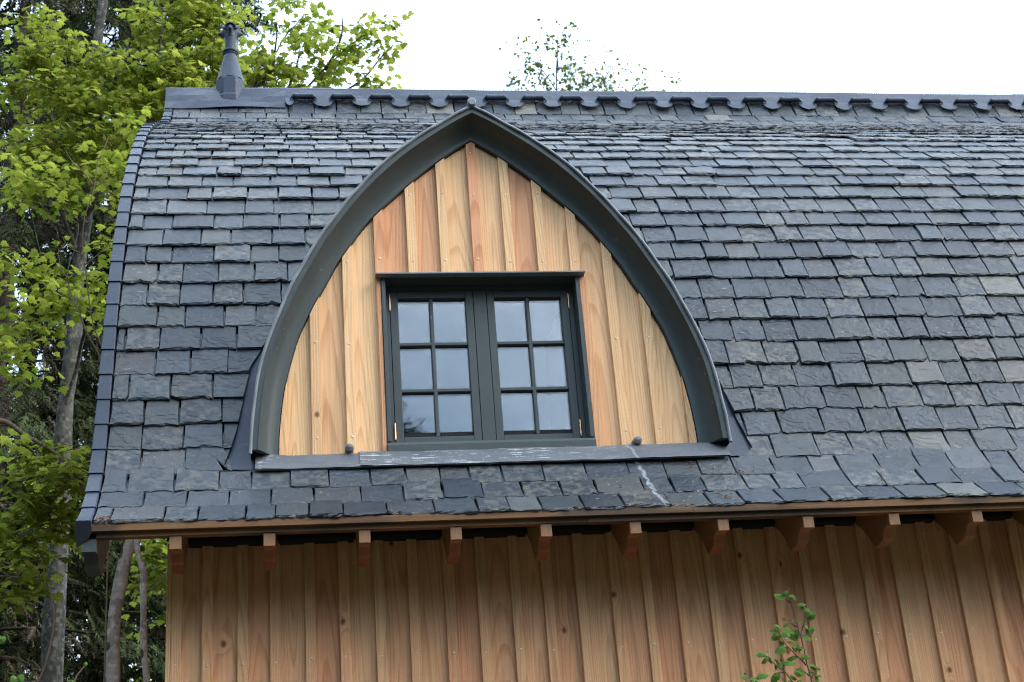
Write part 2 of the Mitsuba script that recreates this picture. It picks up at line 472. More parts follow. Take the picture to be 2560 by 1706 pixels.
# ------------------------------------------------------------------ slates
def slate_outline(w, L):
    """outline in (u, v), counter-clockwise from the lower left corner; v = 0 is the dressed lower edge"""
    nb = 9
    us = np.linspace(0, w, nb) + np.r_[0, np.array([rnd.uniform(-.25, .25) for _ in range(nb - 2)]) * w / nb, 0]
    tilt = rnd.gauss(0, 0.0016)
    vs = np.array([rnd.uniform(-0.0024, 0.0024) + tilt * (2 * u / w - 1) for u in us])
    for side in (0, -1):
        c = rnd.random()
        if c < 0.20:
            vs[side] += rnd.uniform(0.006, 0.018)
        elif c < 0.24:
            vs[side] += rnd.uniform(0.02, 0.035)
    if rnd.random() < 0.10:
        vs[rnd.randrange(1, nb - 1)] += rnd.uniform(0.008, 0.018)
    pts = list(zip(us, vs))
    pts += [(w - rnd.uniform(0, .005), L * .33), (w - rnd.uniform(0, .005), L * .66), (w, L), (0, L), (rnd.uniform(0, .005), L * .66), (rnd.uniform(0, .005), L * .33)]
    return pts


def slate_mesh(poly, s0, L, lift, twist, thick):
    """poly: outline in (x, v)"""
    P = np.array(poly)
    n = len(P)
    e = np.roll(P, -1, 0) - np.roll(P, 1, 0)
    e /= np.linalg.norm(e, axis=1, keepdims=True) + 1e-9
    inward = np.c_[-e[:, 1], e[:, 0]]
    low = (inward[:, 1] > 0.55)
    ins = np.where(low, [rnd.uniform(.004, .016) for _ in range(n)], [rnd.uniform(.0015, .005) for _ in range(n)])
    Q = P + inward * ins[:, None]
    (a, b), _, _ = roof_at([s0, s0 + L])[0], None, None
    c = (b - a) / np.linalg.norm(b - a)
    nrm = np.array([-c[1], c[0]])
    cx = P[:, 0].mean()

    def place(uv, h):
        v = uv[:, 1] / L
        base = a[None] + (b - a)[None] * v[:, None]
        off = lift * (1 - v) + 0.003 + h + twist * (uv[:, 0] - cx)
        q = base + nrm[None] * off[:, None]
        return np.c_[uv[:, 0], q]
    cen = Q.mean(0, keepdims=True)
    M = P + inward * np.where(low, [rnd.uniform(.0, .006) for _ in range(n)], [rnd.uniform(.0, .0015) for _ in range(n)])[:, None]
    V = np.vstack([place(P, np.zeros(n)), place(M, np.full(n, thick) * np.array([rnd.uniform(.35, .65) for _ in range(n)])), place(Q, np.full(n, thick)), place(cen, np.array([thick * 1.03]))])
    i = np.arange(n); j = (i + 1) % n
    F = np.vstack([np.c_[i, j, n + j], np.c_[i, n + j, n + i], np.c_[n + i, n + j, 2 * n + j], np.c_[n + i, 2 * n + j, 2 * n + i], np.c_[np.full(n, 3 * n), 2 * n + i, 2 * n + j]])
    return V, F


slates = []
COURSES = [.116, .273, .414, .555, .716, .870, 1.018, 1.169, 1.324, 1.476, 1.624, 1.784, 1.938, 2.081, 2.230, 2.370, 2.530, 2.682, 2.830, 2.963]
while COURSES[-1] < SMAX - 0.16:
    COURSES.append(COURSES[-1] + 0.148)
for k, s in enumerate(COURSES):
    L = min(0.27, SMAX + 0.02 - s)
    x = XL + 0.003 + (0.0 if k % 2 else -rnd.uniform(0.05, 0.11))
    while x < XR:
        w = rnd.choice([rnd.uniform(.125, .17), rnd.uniform(.15, .20), rnd.uniform(.16, .215), rnd.uniform(.17, .225)])
        x0, x1 = max(x, XL + 0.003), min(x + w - rnd.uniform(-0.001, 0.0022), XR)
        x += w
        if x1 - x0 < 0.035:
            continue
        o = slate_outline(x1 - x0, L)
        poly = [(u + x0, v) for u, v in o]
        thick = rnd.uniform(0.008, 0.0145)
        lift, twist = rnd.uniform(0.016, 0.025), rnd.gauss(0, 0.008)
        zmid = roof_at([s + L / 2])[0][0, 1]
        if 2.2 < zmid < 4.5 and x1 > 0.2 and x0 < 2.85:
            g0 = Polygon([(u, v + s) for u, v in poly]).buffer(0)
            g = g0.difference(OPEN) if g0.intersects(OPEN) else g0
            if g.is_empty:
                continue
            if hasattr(g, 'geoms'):
                g = max(g.geoms, key=lambda q: q.area)
            if g.area < 0.0012 or g.bounds[3] - g.bounds[1] < 0.010:
                continue
            if g is not g0:
                poly = [(u, v - s) for u, v in g.simplify(0.004).exterior.coords[:-1]]
                if not g.exterior.is_ccw:
                    poly = poly[::-1]
        slates.append((slate_mesh(poly, s + rnd.gauss(0, .002), L, lift, twist, thick), s))


def shown_area(v):
    """how large the piece shows in the photograph, to pick the 300 that become parts of their own"""
    c = v - CAM
    d = c @ FWD
    u, w = (c @ RIGHT) / d * FPX + 1280, (c @ DOWN) / d * FPX + 853
    if u.mean() < -20 or u.mean() > 2580 or w.min() > 1720:
        return 0
    return (u.max() - u.min()) * (w.max() - w.min())


order = sorted(range(len(slates)), key=lambda i: -shown_area(slates[i][0][0]))
own = set(order[:300])
rest = []
for i, ((v, f), _) in enumerate(slates):
    uv = np.c_[np.full(len(v), i + 0.5), np.full(len(v), 0.5)]
    if i in own:
        add(f'{H}__roof__slate', (v, f), 'slate', uv=uv)
    else:
        rest.append((v, f, uv))
add(f'{H}__roof__slate_field', cat([(v, f) for v, f, _ in rest]), 'slate', uv=np.vstack([u for _, _, u in rest]), kind='stuff')

# ------------------------------------------------------------------ verge: lead dressed over the left edge, in short pieces
sec = [(-.335, -.030), (-.335, .036), (-.331, .040), (-.283, .040), (-.278, .035), (-.278, -.01)]
labels[f'{H}__verge_flashing'] = {}
vroll = []
pieces = list(zip([.10] + COURSES[1:], COURSES[1:] + [SMAX]))
core_s = np.linspace(0.10, SMAX - .03, 60)
pc, tc, nc = roof_at(core_s)


def sweep_verge(ss, secpts, extra):
    p, t, n = roof_at(ss)
    V = []
    for q, (pp, nn) in enumerate(zip(p, n)):
        for x, h in secpts:
            hh = h + extra[q] if h > 0 else h
            V.append((x + (-extra[q] * .5 if x < -.30 else extra[q] * .5), pp[0] + nn[0] * hh, pp[1] + nn[1] * hh))
    m = len(secpts)
    V = np.array(V)
    F = []
    for q in range(len(ss) - 1):
        for r in range(m - 1):
            F.append((q * m + r, (q + 1) * m + r, (q + 1) * m + r + 1, q * m + r + 1))
    F = [f[::-1] for f in F]
    v, f = cat([(V, np.array(F))])
    e0, e1 = list(range(m)), list(range((len(ss) - 1) * m, len(ss) * m))
    ft = [(e0[0], e0[i + 1], e0[i]) for i in range(1, m - 1)] + [(e1[0], e1[i], e1[i + 1]) for i in range(1, m - 1)]
    return v, np.vstack([f, np.array(ft)])


del labels[f'{H}__verge_flashing']
add(f'{H}__verge_flashing', sweep_verge(core_s, [(-.328, -.06), (-.328, .030), (-.285, .030), (-.285, -.03)], np.zeros(60)), 'dark_paint')
for a, b in pieces:
    ss = np.linspace(a, b + 0.012, 5)
    sp = [(x, h) for x, h in sec]
    if a == .10:
        sp[0] = (-.335, -.075)
    add(f'{H}__verge_flashing__lead_piece', sweep_verge(ss, sp, np.linspace(0.0065 + rnd.uniform(0, .002), 0.0005, 5)), 'lead')

# ------------------------------------------------------------------ ridge: lead sheet, roll, scalloped skirt with rolled tabs
RX0 = -0.335
tdir = np.array([3.00 - 2.915, 6.40 - 6.205]); tlen = np.linalg.norm(tdir); tdir /= tlen
nrid = np.array([-tdir[1], tdir[0]])


def rid(x, d, h=0.0):
    """a point on the ridge sheet: d metres up its slope from the skirt's lower edge"""
    q = np.array([2.912, 6.200]) + tdir * d + nrid * (h + 0.022)
    return (x, q[0], q[1])


SLIT = 0.105
TABS = 0.673 + 0.2885 * np.arange(25)
xs_plain_end = TABS[0] - 0.135
sheet = []
joints = [RX0, 0.50, 1.93, 3.4, 4.9, 6.4, 7.7]
xsh = np.linspace(RX0, xs_plain_end, 8)
V = [rid(x, d + (0.012 * math.sin(x * 4.0) - 0.01 if d == 0 else 0), 0.006 * math.sin(x * 9 + d * 20)) for x in xsh for d in (0, .07, .14, tlen + .02)]
F = [(i * 4 + j, (i + 1) * 4 + j, (i + 1) * 4 + j + 1, i * 4 + j + 1) for i in range(7) for j in range(3)]
sheet.append((np.array(V), np.array(F)))
xsh = np.linspace(xs_plain_end, 7.7, 60)
V = [rid(x, d, 0.0025 * math.sin(x * 7 + d * 20) + (0.003 if int(np.searchsorted(joints, x)) % 2 else 0)) for x in xsh for d in (SLIT, .16, tlen + .02)]
F = [(i * 3 + j, (i + 1) * 3 + j, (i + 1) * 3 + j + 1, i * 3 + j + 1) for i in range(59) for j in range(2)]
sheet.append((np.array(V), np.array(F)))
# back slope of the ridge and the closed left end
V = np.array([rid(x, d) for x in (RX0, 7.7) for d in (0, tlen + .02)]); V[:, 1] = 2 * RY - V[:, 1]
sheet.append((V, np.array([(0, 1, 3, 2)])))
V = np.array([rid(RX0, 0), rid(RX0, tlen + .02), (RX0, 2 * RY - rid(RX0, tlen)[1], rid(RX0, tlen + .02)[2]), (RX0, 2 * RY - rid(RX0, 0)[1], rid(RX0, 0)[2])])
sheet.append((V, np.array([(0, 1, 2, 3)])))
add(f'{H}__ridge', cat(sheet), 'lead')
rp = np.array([(x, RY, 6.425 + 0.004 * math.sin(x * 1.9)) for x in np.linspace(RX0 - .004, 7.7, 60)])
add(f'{H}__ridge__ridge_roll', tube(rp, 0.037, 14), 'lead', smooth=40)
for xj in joints[1:-1]:
    jp = np.array([(xj - .055, RY, 6.425 + 0.004 * math.sin(xj * 1.9)), (xj + .055, RY, 6.425 + 0.004 * math.sin(xj * 1.9))])
    add(f'{H}__ridge__joint_cover', tube(jp, 0.0395, 14), 'lead', smooth=40)


def scallop(xa, xb, seed):
    r = random.Random(seed)
    n = 12
    top = [(xa, SLIT + .003), (xb, SLIT + .003)]
    w = (xb - xa) / 2
    arc = [((xa + xb) / 2 + w * math.cos(t), SLIT - .012 - (0.088 + r.uniform(-.006, .006)) * math.sin(t) ** 0.8) for t in np.linspace(0, math.pi, n)]
    pts = [top[1]] + arc + [top[0]]
    c = ((xa + xb) / 2, SLIT - 0.03)
    lift = r.uniform(0.0, 0.012)
    V = [rid(c[0], c[1], .005 + lift * .4)] + [rid(x, d, .004 + lift * (SLIT - d) / .1) for x, d in pts]
    Vb = [rid(c[0], c[1], .001 + lift * .4)] + [rid(x, d, .000 + lift * (SLIT - d) / .1) for x, d in pts]
    m = len(pts)
    F = [(0, 1 + (i + 1) % m, 1 + i) for i in range(m)]
    o = m + 1
    F += [(o, o + 1 + i, o + 1 + (i + 1) % m) for i in range(m)]
    for i in range(m):
        a, b = 1 + i, 1 + (i + 1) % m
        F += [(a, b, o + b), (a, o + b, o + a)]
    return np.array(V + Vb), np.array(F)


def rolled_tab(xc, seed):
    r = random.Random(seed)
    hw = 0.071
    xs = np.array([-hw - .030, -hw - .012, -hw, -hw + .012, 0, hw - .012, hw, hw + .012, hw + .030])
    rr = np.array([.004, .013, .024, .0215, .0205, .0215, .024, .013, .004])
    c0 = np.array(rid(0, SLIT + .006, 0.024))
    V, m = [], 14
    for x, q in zip(xs, rr):
        for a in range(m):
            t = 2 * math.pi * a / m
            cz = c0[2] + (q - 0.024) * 0.5 + (-.018 if abs(x) > hw + .02 else 0)
            V.append((xc + x, c0[1] + q * math.cos(t), cz + q * math.sin(t)))
    F = [(i * m + a, i * m + (a + 1) % m, (i + 1) * m + (a + 1) % m, (i + 1) * m + a) for i in range(len(xs) - 1) for a in range(m)]
    F = [f[::-1] for f in F]
    return np.array(V), np.array(F)


for i, xt in enumerate(TABS):
    add(f'{H}__ridge__rolled_tab', rolled_tab(xt, i), 'lead_dark' if False else 'lead', smooth=50)
    xa, xb = (xt - 0.2885 if i else xs_plain_end) + (0.071 if i else 0.0), xt - 0.071
    add(f'{H}__ridge__scallop', scallop(xa, xb, 100 + i), 'lead')
# tilting piece behind the tabs so the cut in the lead reads dark
# ------------------------------------------------------------------ finial on the ridge
FX, FY = 0.131, RY
finials = []


def ring_surface(levels, m=32, top=True, bottom=False):
    V = []
    for r, z in levels:
        for a in range(m):
            t = 2 * math.pi * a / m
            rr = r(t) if callable(r) else r
            V.append((FX + rr * math.sin(t), FY - rr * math.cos(t), z))
    n = len(levels)
    F = [(i * m + a, i * m + (a + 1) % m, (i + 1) * m + (a + 1) % m, (i + 1) * m + a) for i in range(n - 1) for a in range(m)]
    v, f = cat([(np.array(V), np.array(F))])
    if top:
        v = np.vstack([v, (FX, FY, levels[-1][1])])
        f = np.vstack([f, [((n - 1) * m + a, (n - 1) * m + (a + 1) % m, len(v) - 1) for a in range(m)]])
    return v, f


def octo(R):
    return lambda t: R * math.cos(math.pi / 8) / math.cos(((t + math.pi / 8) % (math.pi / 4)) - math.pi / 8)


add(f'{H}__finial', ring_surface([(octo(.120), 6.30), (octo(.120), 6.345), (octo(.114), 6.36), (octo(.112), 6.50), (octo(.108), 6.515)], 64), 'lead')
add(f'{H}__finial__cone', ring_surface([(.106, 6.512), (.098, 6.54), (.074, 6.64), (.054, 6.72), (.046, 6.765)]), 'lead', smooth=35)
for zc, rr, q in ((6.782, .050, .0125), (6.762, .047, .008)):
    tor = trimesh.creation.torus(rr, q, 36, 14)
    tor.apply_translation((FX, FY, zc))
    add(f'{H}__finial__ring', vf(tor), 'lead', smooth=50)
lobe = lambda t: max(0.0, math.cos(2 * t)) ** 2.0 if abs(math.cos(2 * t)) == math.cos(2 * t) else 0.0
lobe4 = lambda t: max(0.0, math.cos(4 * t)) ** 1.3
add(f'{H}__finial__neck', ring_surface([(.043, 6.77), (.043, 6.86), (.046, 6.90), (.048, 6.915)]), 'lead', smooth=35)
cap = [(.0465, 6.905), (lambda t: .047 + .016 * lobe4(t), 6.928), (lambda t: .049 + .046 * lobe4(t), 6.946), (lambda t: .050 + .049 * lobe4(t), 6.952), (lambda t: .052 + .028 * lobe4(t), 6.968),
       (lambda t: .053 + .008 * lobe4(t), 6.990), (.048, 7.012), (.036, 7.028), (.018, 7.037)]
add(f'{H}__finial__cap', ring_surface(cap, 64), 'lead', smooth=40)
for q, a in enumerate((0, math.pi / 2, -math.pi / 2)):
    # curled hood over each outlet of the cap
    V, m = [], 13
    for lay, (ri, ro) in enumerate(((.040, .040), (.047, .047))):
        for e, dpt in enumerate((.030, .060)):
            for i in range(m):
                t = math.pi * i / (m - 1)
                lx, lz = (ri) * math.cos(t), 6.972 + (ri) * math.sin(t) * 1.15
                V.append((FX + lx * math.cos(a) + dpt * math.sin(a), FY - dpt * math.cos(a) + lx * math.sin(a), lz))
    V = np.array(V)
    F = []
    for i in range(m - 1):
        o = 2 * m
        F += [(i, i + 1, m + i + 1, m + i), (o + i, o + m + i, o + m + i + 1, o + i + 1), (m + i, m + i + 1, o + m + i + 1, o + m + i)]
    add(f'{H}__finial__hood', (V, np.array(F)), 'lead')

# ------------------------------------------------------------------ eaves: fascia battens, rafter tails, vent strips
bt = lambda *a: box(*a)
add(f'{H}__fascia', bt(-0.280, 2.32, -.455, -.412, 1.958, 1.988), 'fascia_wood')
add(f'{H}__fascia', bt(2.3215, 7.6, -.454, -.412, 1.957, 1.987), 'fascia_wood')
add(f'{H}__fascia', bt(-0.258, 1.845, -.431, -.390, 1.936, 1.9575), 'fascia_wood')
add(f'{H}__fascia', bt(1.8465, 7.6, -.434, -.390, 1.934, 1.9565), 'fascia_wood')
TAIL = [(-.425, 1.9335), (-.425, 1.878), (-.394, 1.878), (-.394, 1.8865), (-.372, 1.886), (-.350, 1.879), (-.331, 1.866), (-.319, 1.852), (-.314, 1.840), (-.20, 1.834), (-.176, 1.868),
        (-.150, 1.900), (-.120, 1.930), (-.086, 1.958), (-.05, 1.985), (-.018, 2.005), (-.018, 2.45), (-.10, 2.32), (-.2, 2.16), (-.3, 2.06), (-.385, 1.992), (-.385, 1.9335)]
RAFT = [0.091 + 0.3985 * i for i in range(19)]
RAFT[0] = 0.0905
for i, xr in enumerate(RAFT):
    jit = rnd.uniform(-.004, .004)
    add(f'{H}__rafter_tail', prism_yz(TAIL, xr - .049 + jit, xr + jit), 'fir_rafter')
GT = [(y, z) for y, z in TAIL]
add(f'{H}__rafter_tail', prism_yz([(y * 1.0, z) for y, z in TAIL], -.318, -.256), 'grey_paint', label='dark grey painted rafter tail under the left verge')
VS = [(-.021, 2.012), (-.029, 2.017), (-.033, 2.028), (-.033, 2.11), (.03, 2.11), (.03, 2.012)]
for a, b in zip(RAFT[:-1], RAFT[1:]):
    add(f'{H}__vent_strip', prism_yz(VS, a + .003, b - .053), 'black_membrane')

# ------------------------------------------------------------------ lower wall: boards with cover battens and screws
WX0, WTOP = 0.0, 2.03
wall = [box(0.03, 7.58, 0.045, 0.16, GZ - .1, 2.55), box(0.03, 0.15, 0.34, 5.74, GZ - .1, 3.3), box(7.46, 7.58, 0.34, 5.74, GZ - .1, 3.3), box(0.03, 0.15, 0.16, 0.34, GZ - .1, 2.5), box(7.46, 7.58, 0.16, 0.34, GZ - .1, 2.5), box(0.03, 7.58, 6.0, 6.08, GZ - .1, 2.4)]
# gable ends under the curved roof
gp = [(0.17, 2.2)] + [(y + .10, z - .12) for y, z in _yz[::40] if y > 0.06 and z > 2.9] + [(2 * RY - y - .10, z - .12) for y, z in _yz[::-40] if y > 0.06 and z > 2.9] + [(2 * RY - .17, 2.2)]
wall += [prism_yz(gp, 0.05, 0.12), prism_yz(gp, 7.46, 7.53)]
add(f'{H}__wall', cat(wall), 'deck_felt')
# the gable end on the left, clad like the front
gpoly = Polygon([(.05, GZ), (.05, 2.2)] + gp + [(2 * RY - .05, 2.2), (2 * RY - .05, GZ)]).buffer(0)
gv_, gu_ = [], []
for i in range(40):
    for y0_, y1_, xa, xb, tn in ((i * .155, i * .155 + .047, .004, .024, 4), (i * .155 + .03, i * .155 + .17, .0245, .046, 6)):
        g_ = gpoly.intersection(sbox(y0_, GZ, y1_, 8))
        for q_ in getattr(g_, 'geoms', [g_]):
            if q_.area > .003:
                v_, f_ = prism_yz(list(q_.exterior.coords)[:-1], xa, xb)
                gv_.append((v_, f_)); gu_.append(np.c_[(tn + i % 3) * 100 + (i * 2 + (tn > 5)) % 100 + .5 + v_[:, 1] - (y0_ + y1_) / 2, v_[:, 2] + i])
add(f'{H}__wall__gable_cladding', cat(gv_), 'larch', uv=np.vstack(gu_), kind='stuff')


def plank(name, x0, x1, y0, y1, z0, z1, tone, ident):
    v, f = bevel_box(x0, x1, y0, y1, z0, z1, 0.0015)
    uv = board_uv(v, tone * 100 + ident % 100, (x0 + x1) / 2)
    uv[:, 1] += ident * 1.37 % 7
    return add(name, (v, f), 'larch', uv=uv)


trim_v, trim_f = bevel_box(0.0, 0.0205, 0.0, 0.10, GZ, WTOP, 0.0015)
add(f'{H}__wall__corner_board', (trim_v, trim_f), 'larch', uv=board_uv(trim_v, 141, 0.01))
BX = [0.022, 0.155, 0.31, 0.453, 0.609, 0.761, 0.921, 1.074, 1.239, 1.390, 1.545, 1.693, 1.8486, 2.009, 2.162, 2.318, 2.469]
while BX[-1] < 7.3:
    BX.append(BX[-1] + 0.1535 + rnd.uniform(-.004, .004))
tones_b = [4, 6, 7, 5, 8, 4, 6, 5, 8, 6, 5, 7, 4, 6, 8, 5, 6]
screw_pts = []
for i, x in enumerate(BX):
    t1 = tones_b[i % len(tones_b)]
    t2 = tones_b[(i * 7 + 3) % len(tones_b)]
    nxt = BX[i + 1] if i + 1 < len(BX) else x + .155
    plank(f'{H}__wall__batten', x, x + .047 + rnd.uniform(-.002, .002), rnd.uniform(-.003, .0005), 0.0215, GZ, WTOP - rnd.uniform(0, .006), [4, 5, 3, 5, 4, 6, 3, 5, 7, 4][i % 10], 3 * i + 1)
    plank(f'{H}__wall__board', x + .012, nxt - .004 + .012, 0.0235 + (i % 3) * .0006, 0.044, GZ, WTOP, t1, 3 * i + 2)
    for z in (1.955, 1.475, 0.99, 0.50):
        screw_pts.append((x + .0235 + rnd.gauss(0, .003), -.001, z + rnd.gauss(0, .006)))


def screw_mesh(pts, r=0.0052):
    sp = trimesh.creation.icosphere(subdivisions=1, radius=r)
    parts = []
    for p in pts:
        v = np.array(sp.vertices) * np.array([1, .55, 1]) + np.array(p)
        parts.append((v, np.array(sp.faces)))
    return cat(parts)


add(f'{H}__wall__screw', screw_mesh(screw_pts), 'screw_steel', smooth=True, kind='stuff')

# ------------------------------------------------------------------ dormer
D_ = f'{H}__dormer'
INNER = arch_poly(hin, 4.116, 2.36)
hole = sbox(1.012, 2.44, 1.985, 3.338)
core = INNER.buffer(0.02, join_style=2).difference(hole)
cores = [prism_xz(core, YD + .024, YD + .10)]
add(D_, cat(cores), 'dark_paint')
# room behind the window
add(f'{D_}__room', cat([box(1.0, 2.0, 1.10, 1.14, 2.3, 3.45), box(0.96, 1.0, YD + .12, 1.14, 2.3, 3.45), box(2.0, 2.04, YD + .12, 1.14, 2.3, 3.45), box(.96, 2.04, YD + .12, 1.14, 3.45, 3.49), box(.96, 2.04, YD + .12, 1.14, 2.26, 2.30)]), 'room_plaster')
# lead barrel over the dormer, running back into the roof
oc = arch_curve(hout, 4.245, 2.40, 36)
path = np.vstack([np.c_[DX - oc[:, 0], oc[:, 1]], np.c_[DX + oc[::-1, 0], oc[::-1, 1]][1:]])
pc_ = path.copy()
V = np.vstack([np.c_[path[:, 0], np.full(len(path), YD - .125), path[:, 1]], np.c_[path[:, 0], np.full(len(path), 1.1), path[:, 1]]])
m = len(path)
add(f'{D_}__lead_cover', (V, np.array([(i, i + 1, m + i + 1, m + i) for i in range(m - 1)])), 'lead', smooth=30)
# hood: coved soffit and flat front edge swept along the arch, mitred at the point
SECT = [(0.0, YD + .020), (0.0, YD - .004)] + [(0.012 + .70 * math.sin(t), YD - .006 - .112 * (1 - math.cos(t))) for t in np.linspace(0, math.pi / 2, 12)] + \
       [(.716, YD - .121), (.724, YD - .126), (.735, YD - .126), (.740, YD - .1215), (.750, YD - .1215), (.955, YD - .1215), (.955, YD - .100)]
for side in (-1, 1):
    ic, oc = arch_curve(hin, 4.116, 2.412, 48), arch_curve(hout, 4.245, 2.405, 48)
    V = []
    for (wi, zi), (wo, zo) in zip(ic, oc):
        for a, y in SECT:
            V.append((DX + side * (wi + (wo - wi) * a), y, zi + (zo - zi) * a))
    m = len(SECT)
    F = [(i * m + j, (i + 1) * m + j, (i + 1) * m + j + 1, i * m + j + 1) for i in range(47) for j in range(m - 1)]
    if side > 0:
        F = [f[::-1] for f in F]
    V = np.array(V)
    V[47 * m:48 * m, 0] = DX
    # lower end closed: a thin board edge above the apron
    f_end = [(0, j + 1, j) if side < 0 else (0, j, j + 1) for j in range(1, m - 1)]
    v, f = cat([(V, np.array(F))])
    add(f'{D_}__hood', (v, np.vstack([f, np.array(f_end)])), 'hood_paint' if False else 'grey_paint2', smooth=28)
scene['grey_paint2'] = two(principled(proc(paint_color), 0.40, specular=0.2))
# lead edge roll along the hood, a length each side
for side in (-1, 1):
    oc = arch_curve(hout, 4.247, 2.385, 60)
    pts = np.c_[DX + side * (oc[:, 0] + .001), np.full(60, YD - .126), oc[:, 1]]
    pts = pts + np.c_[np.zeros(60), .0025 * np.sin(np.arange(60) * 1.3), .0015 * np.sin(np.arange(60) * .9)]
    add(f'{D_}__lead_edge', tube(pts, 0.0085, 8), 'pale_lead', smooth=50)
    flap = [(w - .003, z) for w, z in oc]
    V = np.array([(DX + side * (w + .002), YD - .122, z) for w, z in flap] + [(DX + side * (w + .004), YD + .02, z + .002) for w, z in flap])
    n_ = len(flap)
    add(f'{D_}__lead_edge', (V, np.array([(i, i + 1, n_ + i + 1, n_ + i) for i in range(n_ - 1)])), 'lead', smooth=30)
capv, capf = tube([(DX, YD - .150, 4.262), (DX, YD - .145, 4.262), (DX, .25, 4.275), (DX, .8, 4.28)], [.018, .023, .023, .023], 14)
add(f'{D_}__ridge_roll', (capv, capf), 'pale_lead', smooth=40)
# flashings beside the dormer, lying on the roof
for side, off in ((-1, 0.0), (1, 0.02)):
    zs = np.linspace(2.315, 3.42, 22)
    xb = np.interp(zs, [z for z, _ in _left] + [3.42], [x for _, x in _left] + [DX - float(hout(3.42))])
    ssv = s_of_z(zs)
    p, t, n = roof_at(ssv)
    V = []
    for q in range(22):
        xo = (xb[q] - .025) if side < 0 else (2 * DX - xb[q] + off + .025)
        xi = DX + side * (float(hout(max(zs[q], 2.41))) - .03)
        for fr, h in ((0, .010), (.25, .015), (.6, .017), (1, .022)):
            V.append((xo + (xi - xo) * fr, p[q, 0] + n[q, 0] * h, p[q, 1] + n[q, 1] * h))
    F = [(q * 4 + r, q * 4 + r + 1, (q + 1) * 4 + r + 1, (q + 1) * 4 + r) for q in range(21) for r in range(3)]
    add(f'{D_}__side_flashing', (np.array(V), np.array(F)), 'lead', smooth=40)
# apron under the window: dressed lead with a soft roll at its top
AP = [(YD + .01, 2.418), (YD - .010, 2.419), (YD - .032, 2.412), (YD - .047, 2.399), (YD - .056, 2.386), (YD - .080, 2.362), (YD - .106, 2.337), (YD - .124, 2.319), (YD - .127, 2.312), (YD - .120, 2.306)]


def apron(x0, x1, seed, lift=0.0):
    n = max(8, int((x1 - x0) / .03))
    xs = np.linspace(x0, x1, n)
    V = []
    for x in xs:
        w1 = 1.8 * (meshkit.noise(np.array([[x * 7, seed, 0.0]]))[0] - .5)
        w2 = meshkit.noise(np.array([[x * 17, seed, 3.0]]))[0] - .5
        for j, (y, z) in enumerate(AP):
            k_ = j / (len(AP) - 1)
            V.append((x, y - .006 * w1 * k_ - lift, z + .007 * w1 * (1 - k_) + .004 * w2 * k_ + lift * .5))
    m = len(AP)
    F = [(i * m + j, i * m + j + 1, (i + 1) * m + j + 1, (i + 1) * m + j) for i in range(n - 1) for j in range(m - 1)]
    return np.array(V), np.array(F)


add(f'{D_}__apron', apron(0.395, 0.955, 1), 'apron_lead', smooth=40)
add(f'{D_}__apron', apron(0.87, 2.15, 2, .004), 'apron_lead', smooth=40, label='lead apron with white streaks below the window')
add(f'{D_}__apron', apron(2.135, 2.61, 3, .008), 'apron_lead', smooth=40)
for xb in (0.825, 2.19):
    v, f = tube([(xb, YD - .072, 2.425), (xb, YD - .068, 2.427), (xb, YD - .04, 2.432), (xb, YD + .01, 2.434)], [.006, .017, .021, .021], 12)
    add(f'{D_}__lead_roll', (v, f), 'pale_lead', smooth=50)

# cladding of the dormer face
CL = INNER.buffer(-0.004, join_style=2)
WIN = sbox(1.0035, 2.30, 1.9935, 3.341)
bats = [0.491, 0.655, 0.818, 0.9795, 1.144, 1.307, 1.470, 1.632, 1.795, 1.958, 2.124, 2.292, 2.457]
#          batten tone / board tone
bt_tone = [2, 1, 0, 7, 0, 0, 8, 0, 1, 2, 1, 1, 2]
bd_tone = [0, 3, 0, 7, 6, 1, 2, 7, 2, 2, 1, 1, 2]
shape_id = 40


def clipped(name, poly, y0, y1, tone, cx):
    global shape_id
    g = poly.intersection(CL).difference(WIN)
    for q in getattr(g, 'geoms', [g]):
        if q.is_empty or q.area < 2e-4 or not hasattr(q, 'exterior'):
            continue
        shape_id += 1
        v, f = prism_xz(q.simplify(0.0008), y0, y1)
        uv = board_uv(v, tone * 100 + shape_id % 100, cx)
        uv[:, 1] += shape_id * .73 % 5
        add(name, (v, f), 'larch', uv=uv)


dscrews = []
for i, x in enumerate(bats):
    nxt = bats[i + 1] if i + 1 < len(bats) else x + .165
    bw = .0475
    clipped(f'{D_}__batten', sbox(x, 2.30, x + bw, 4.3), YD, YD + .0215, bt_tone[i], x + bw / 2)
    clipped(f'{D_}__board', sbox(x + .02, 2.30, nxt + .015, 4.3).buffer(0), YD + .022 + (i % 2) * .0008, YD + .0235 + .002, bd_tone[i], (x + nxt) / 2 + .02)
    for z in (2.505, 2.99, 3.425, 3.80, 4.045):
        c = sbox(x + .012, z - .012, x + .035, z + .012)
        if CL.buffer(-.01).contains(c) and not WIN.buffer(.01).intersects(c):
            dscrews.append((x + .0237 + rnd.gauss(0, .002), YD - .001, z + rnd.gauss(0, .005)))
    if i in (0, 1, 11, 12):
        z = 2.75
# narrow reveal strips beside the window
for x0, x1, t in ((0.9825, 1.0025, 6), (1.9945, 2.030, 6)):
    v, f = bevel_box(x0, x1, YD - .004, YD + .0215, 2.405, 3.340, .0015)
    add(f'{D_}__batten', (v, f), 'larch', uv=board_uv(v, t * 100 + (61 if x0 < 1.5 else 64), (x0 + x1) / 2))
add(f'{D_}__screw', screw_mesh(dscrews), 'screw_steel', smooth=True, kind='stuff')

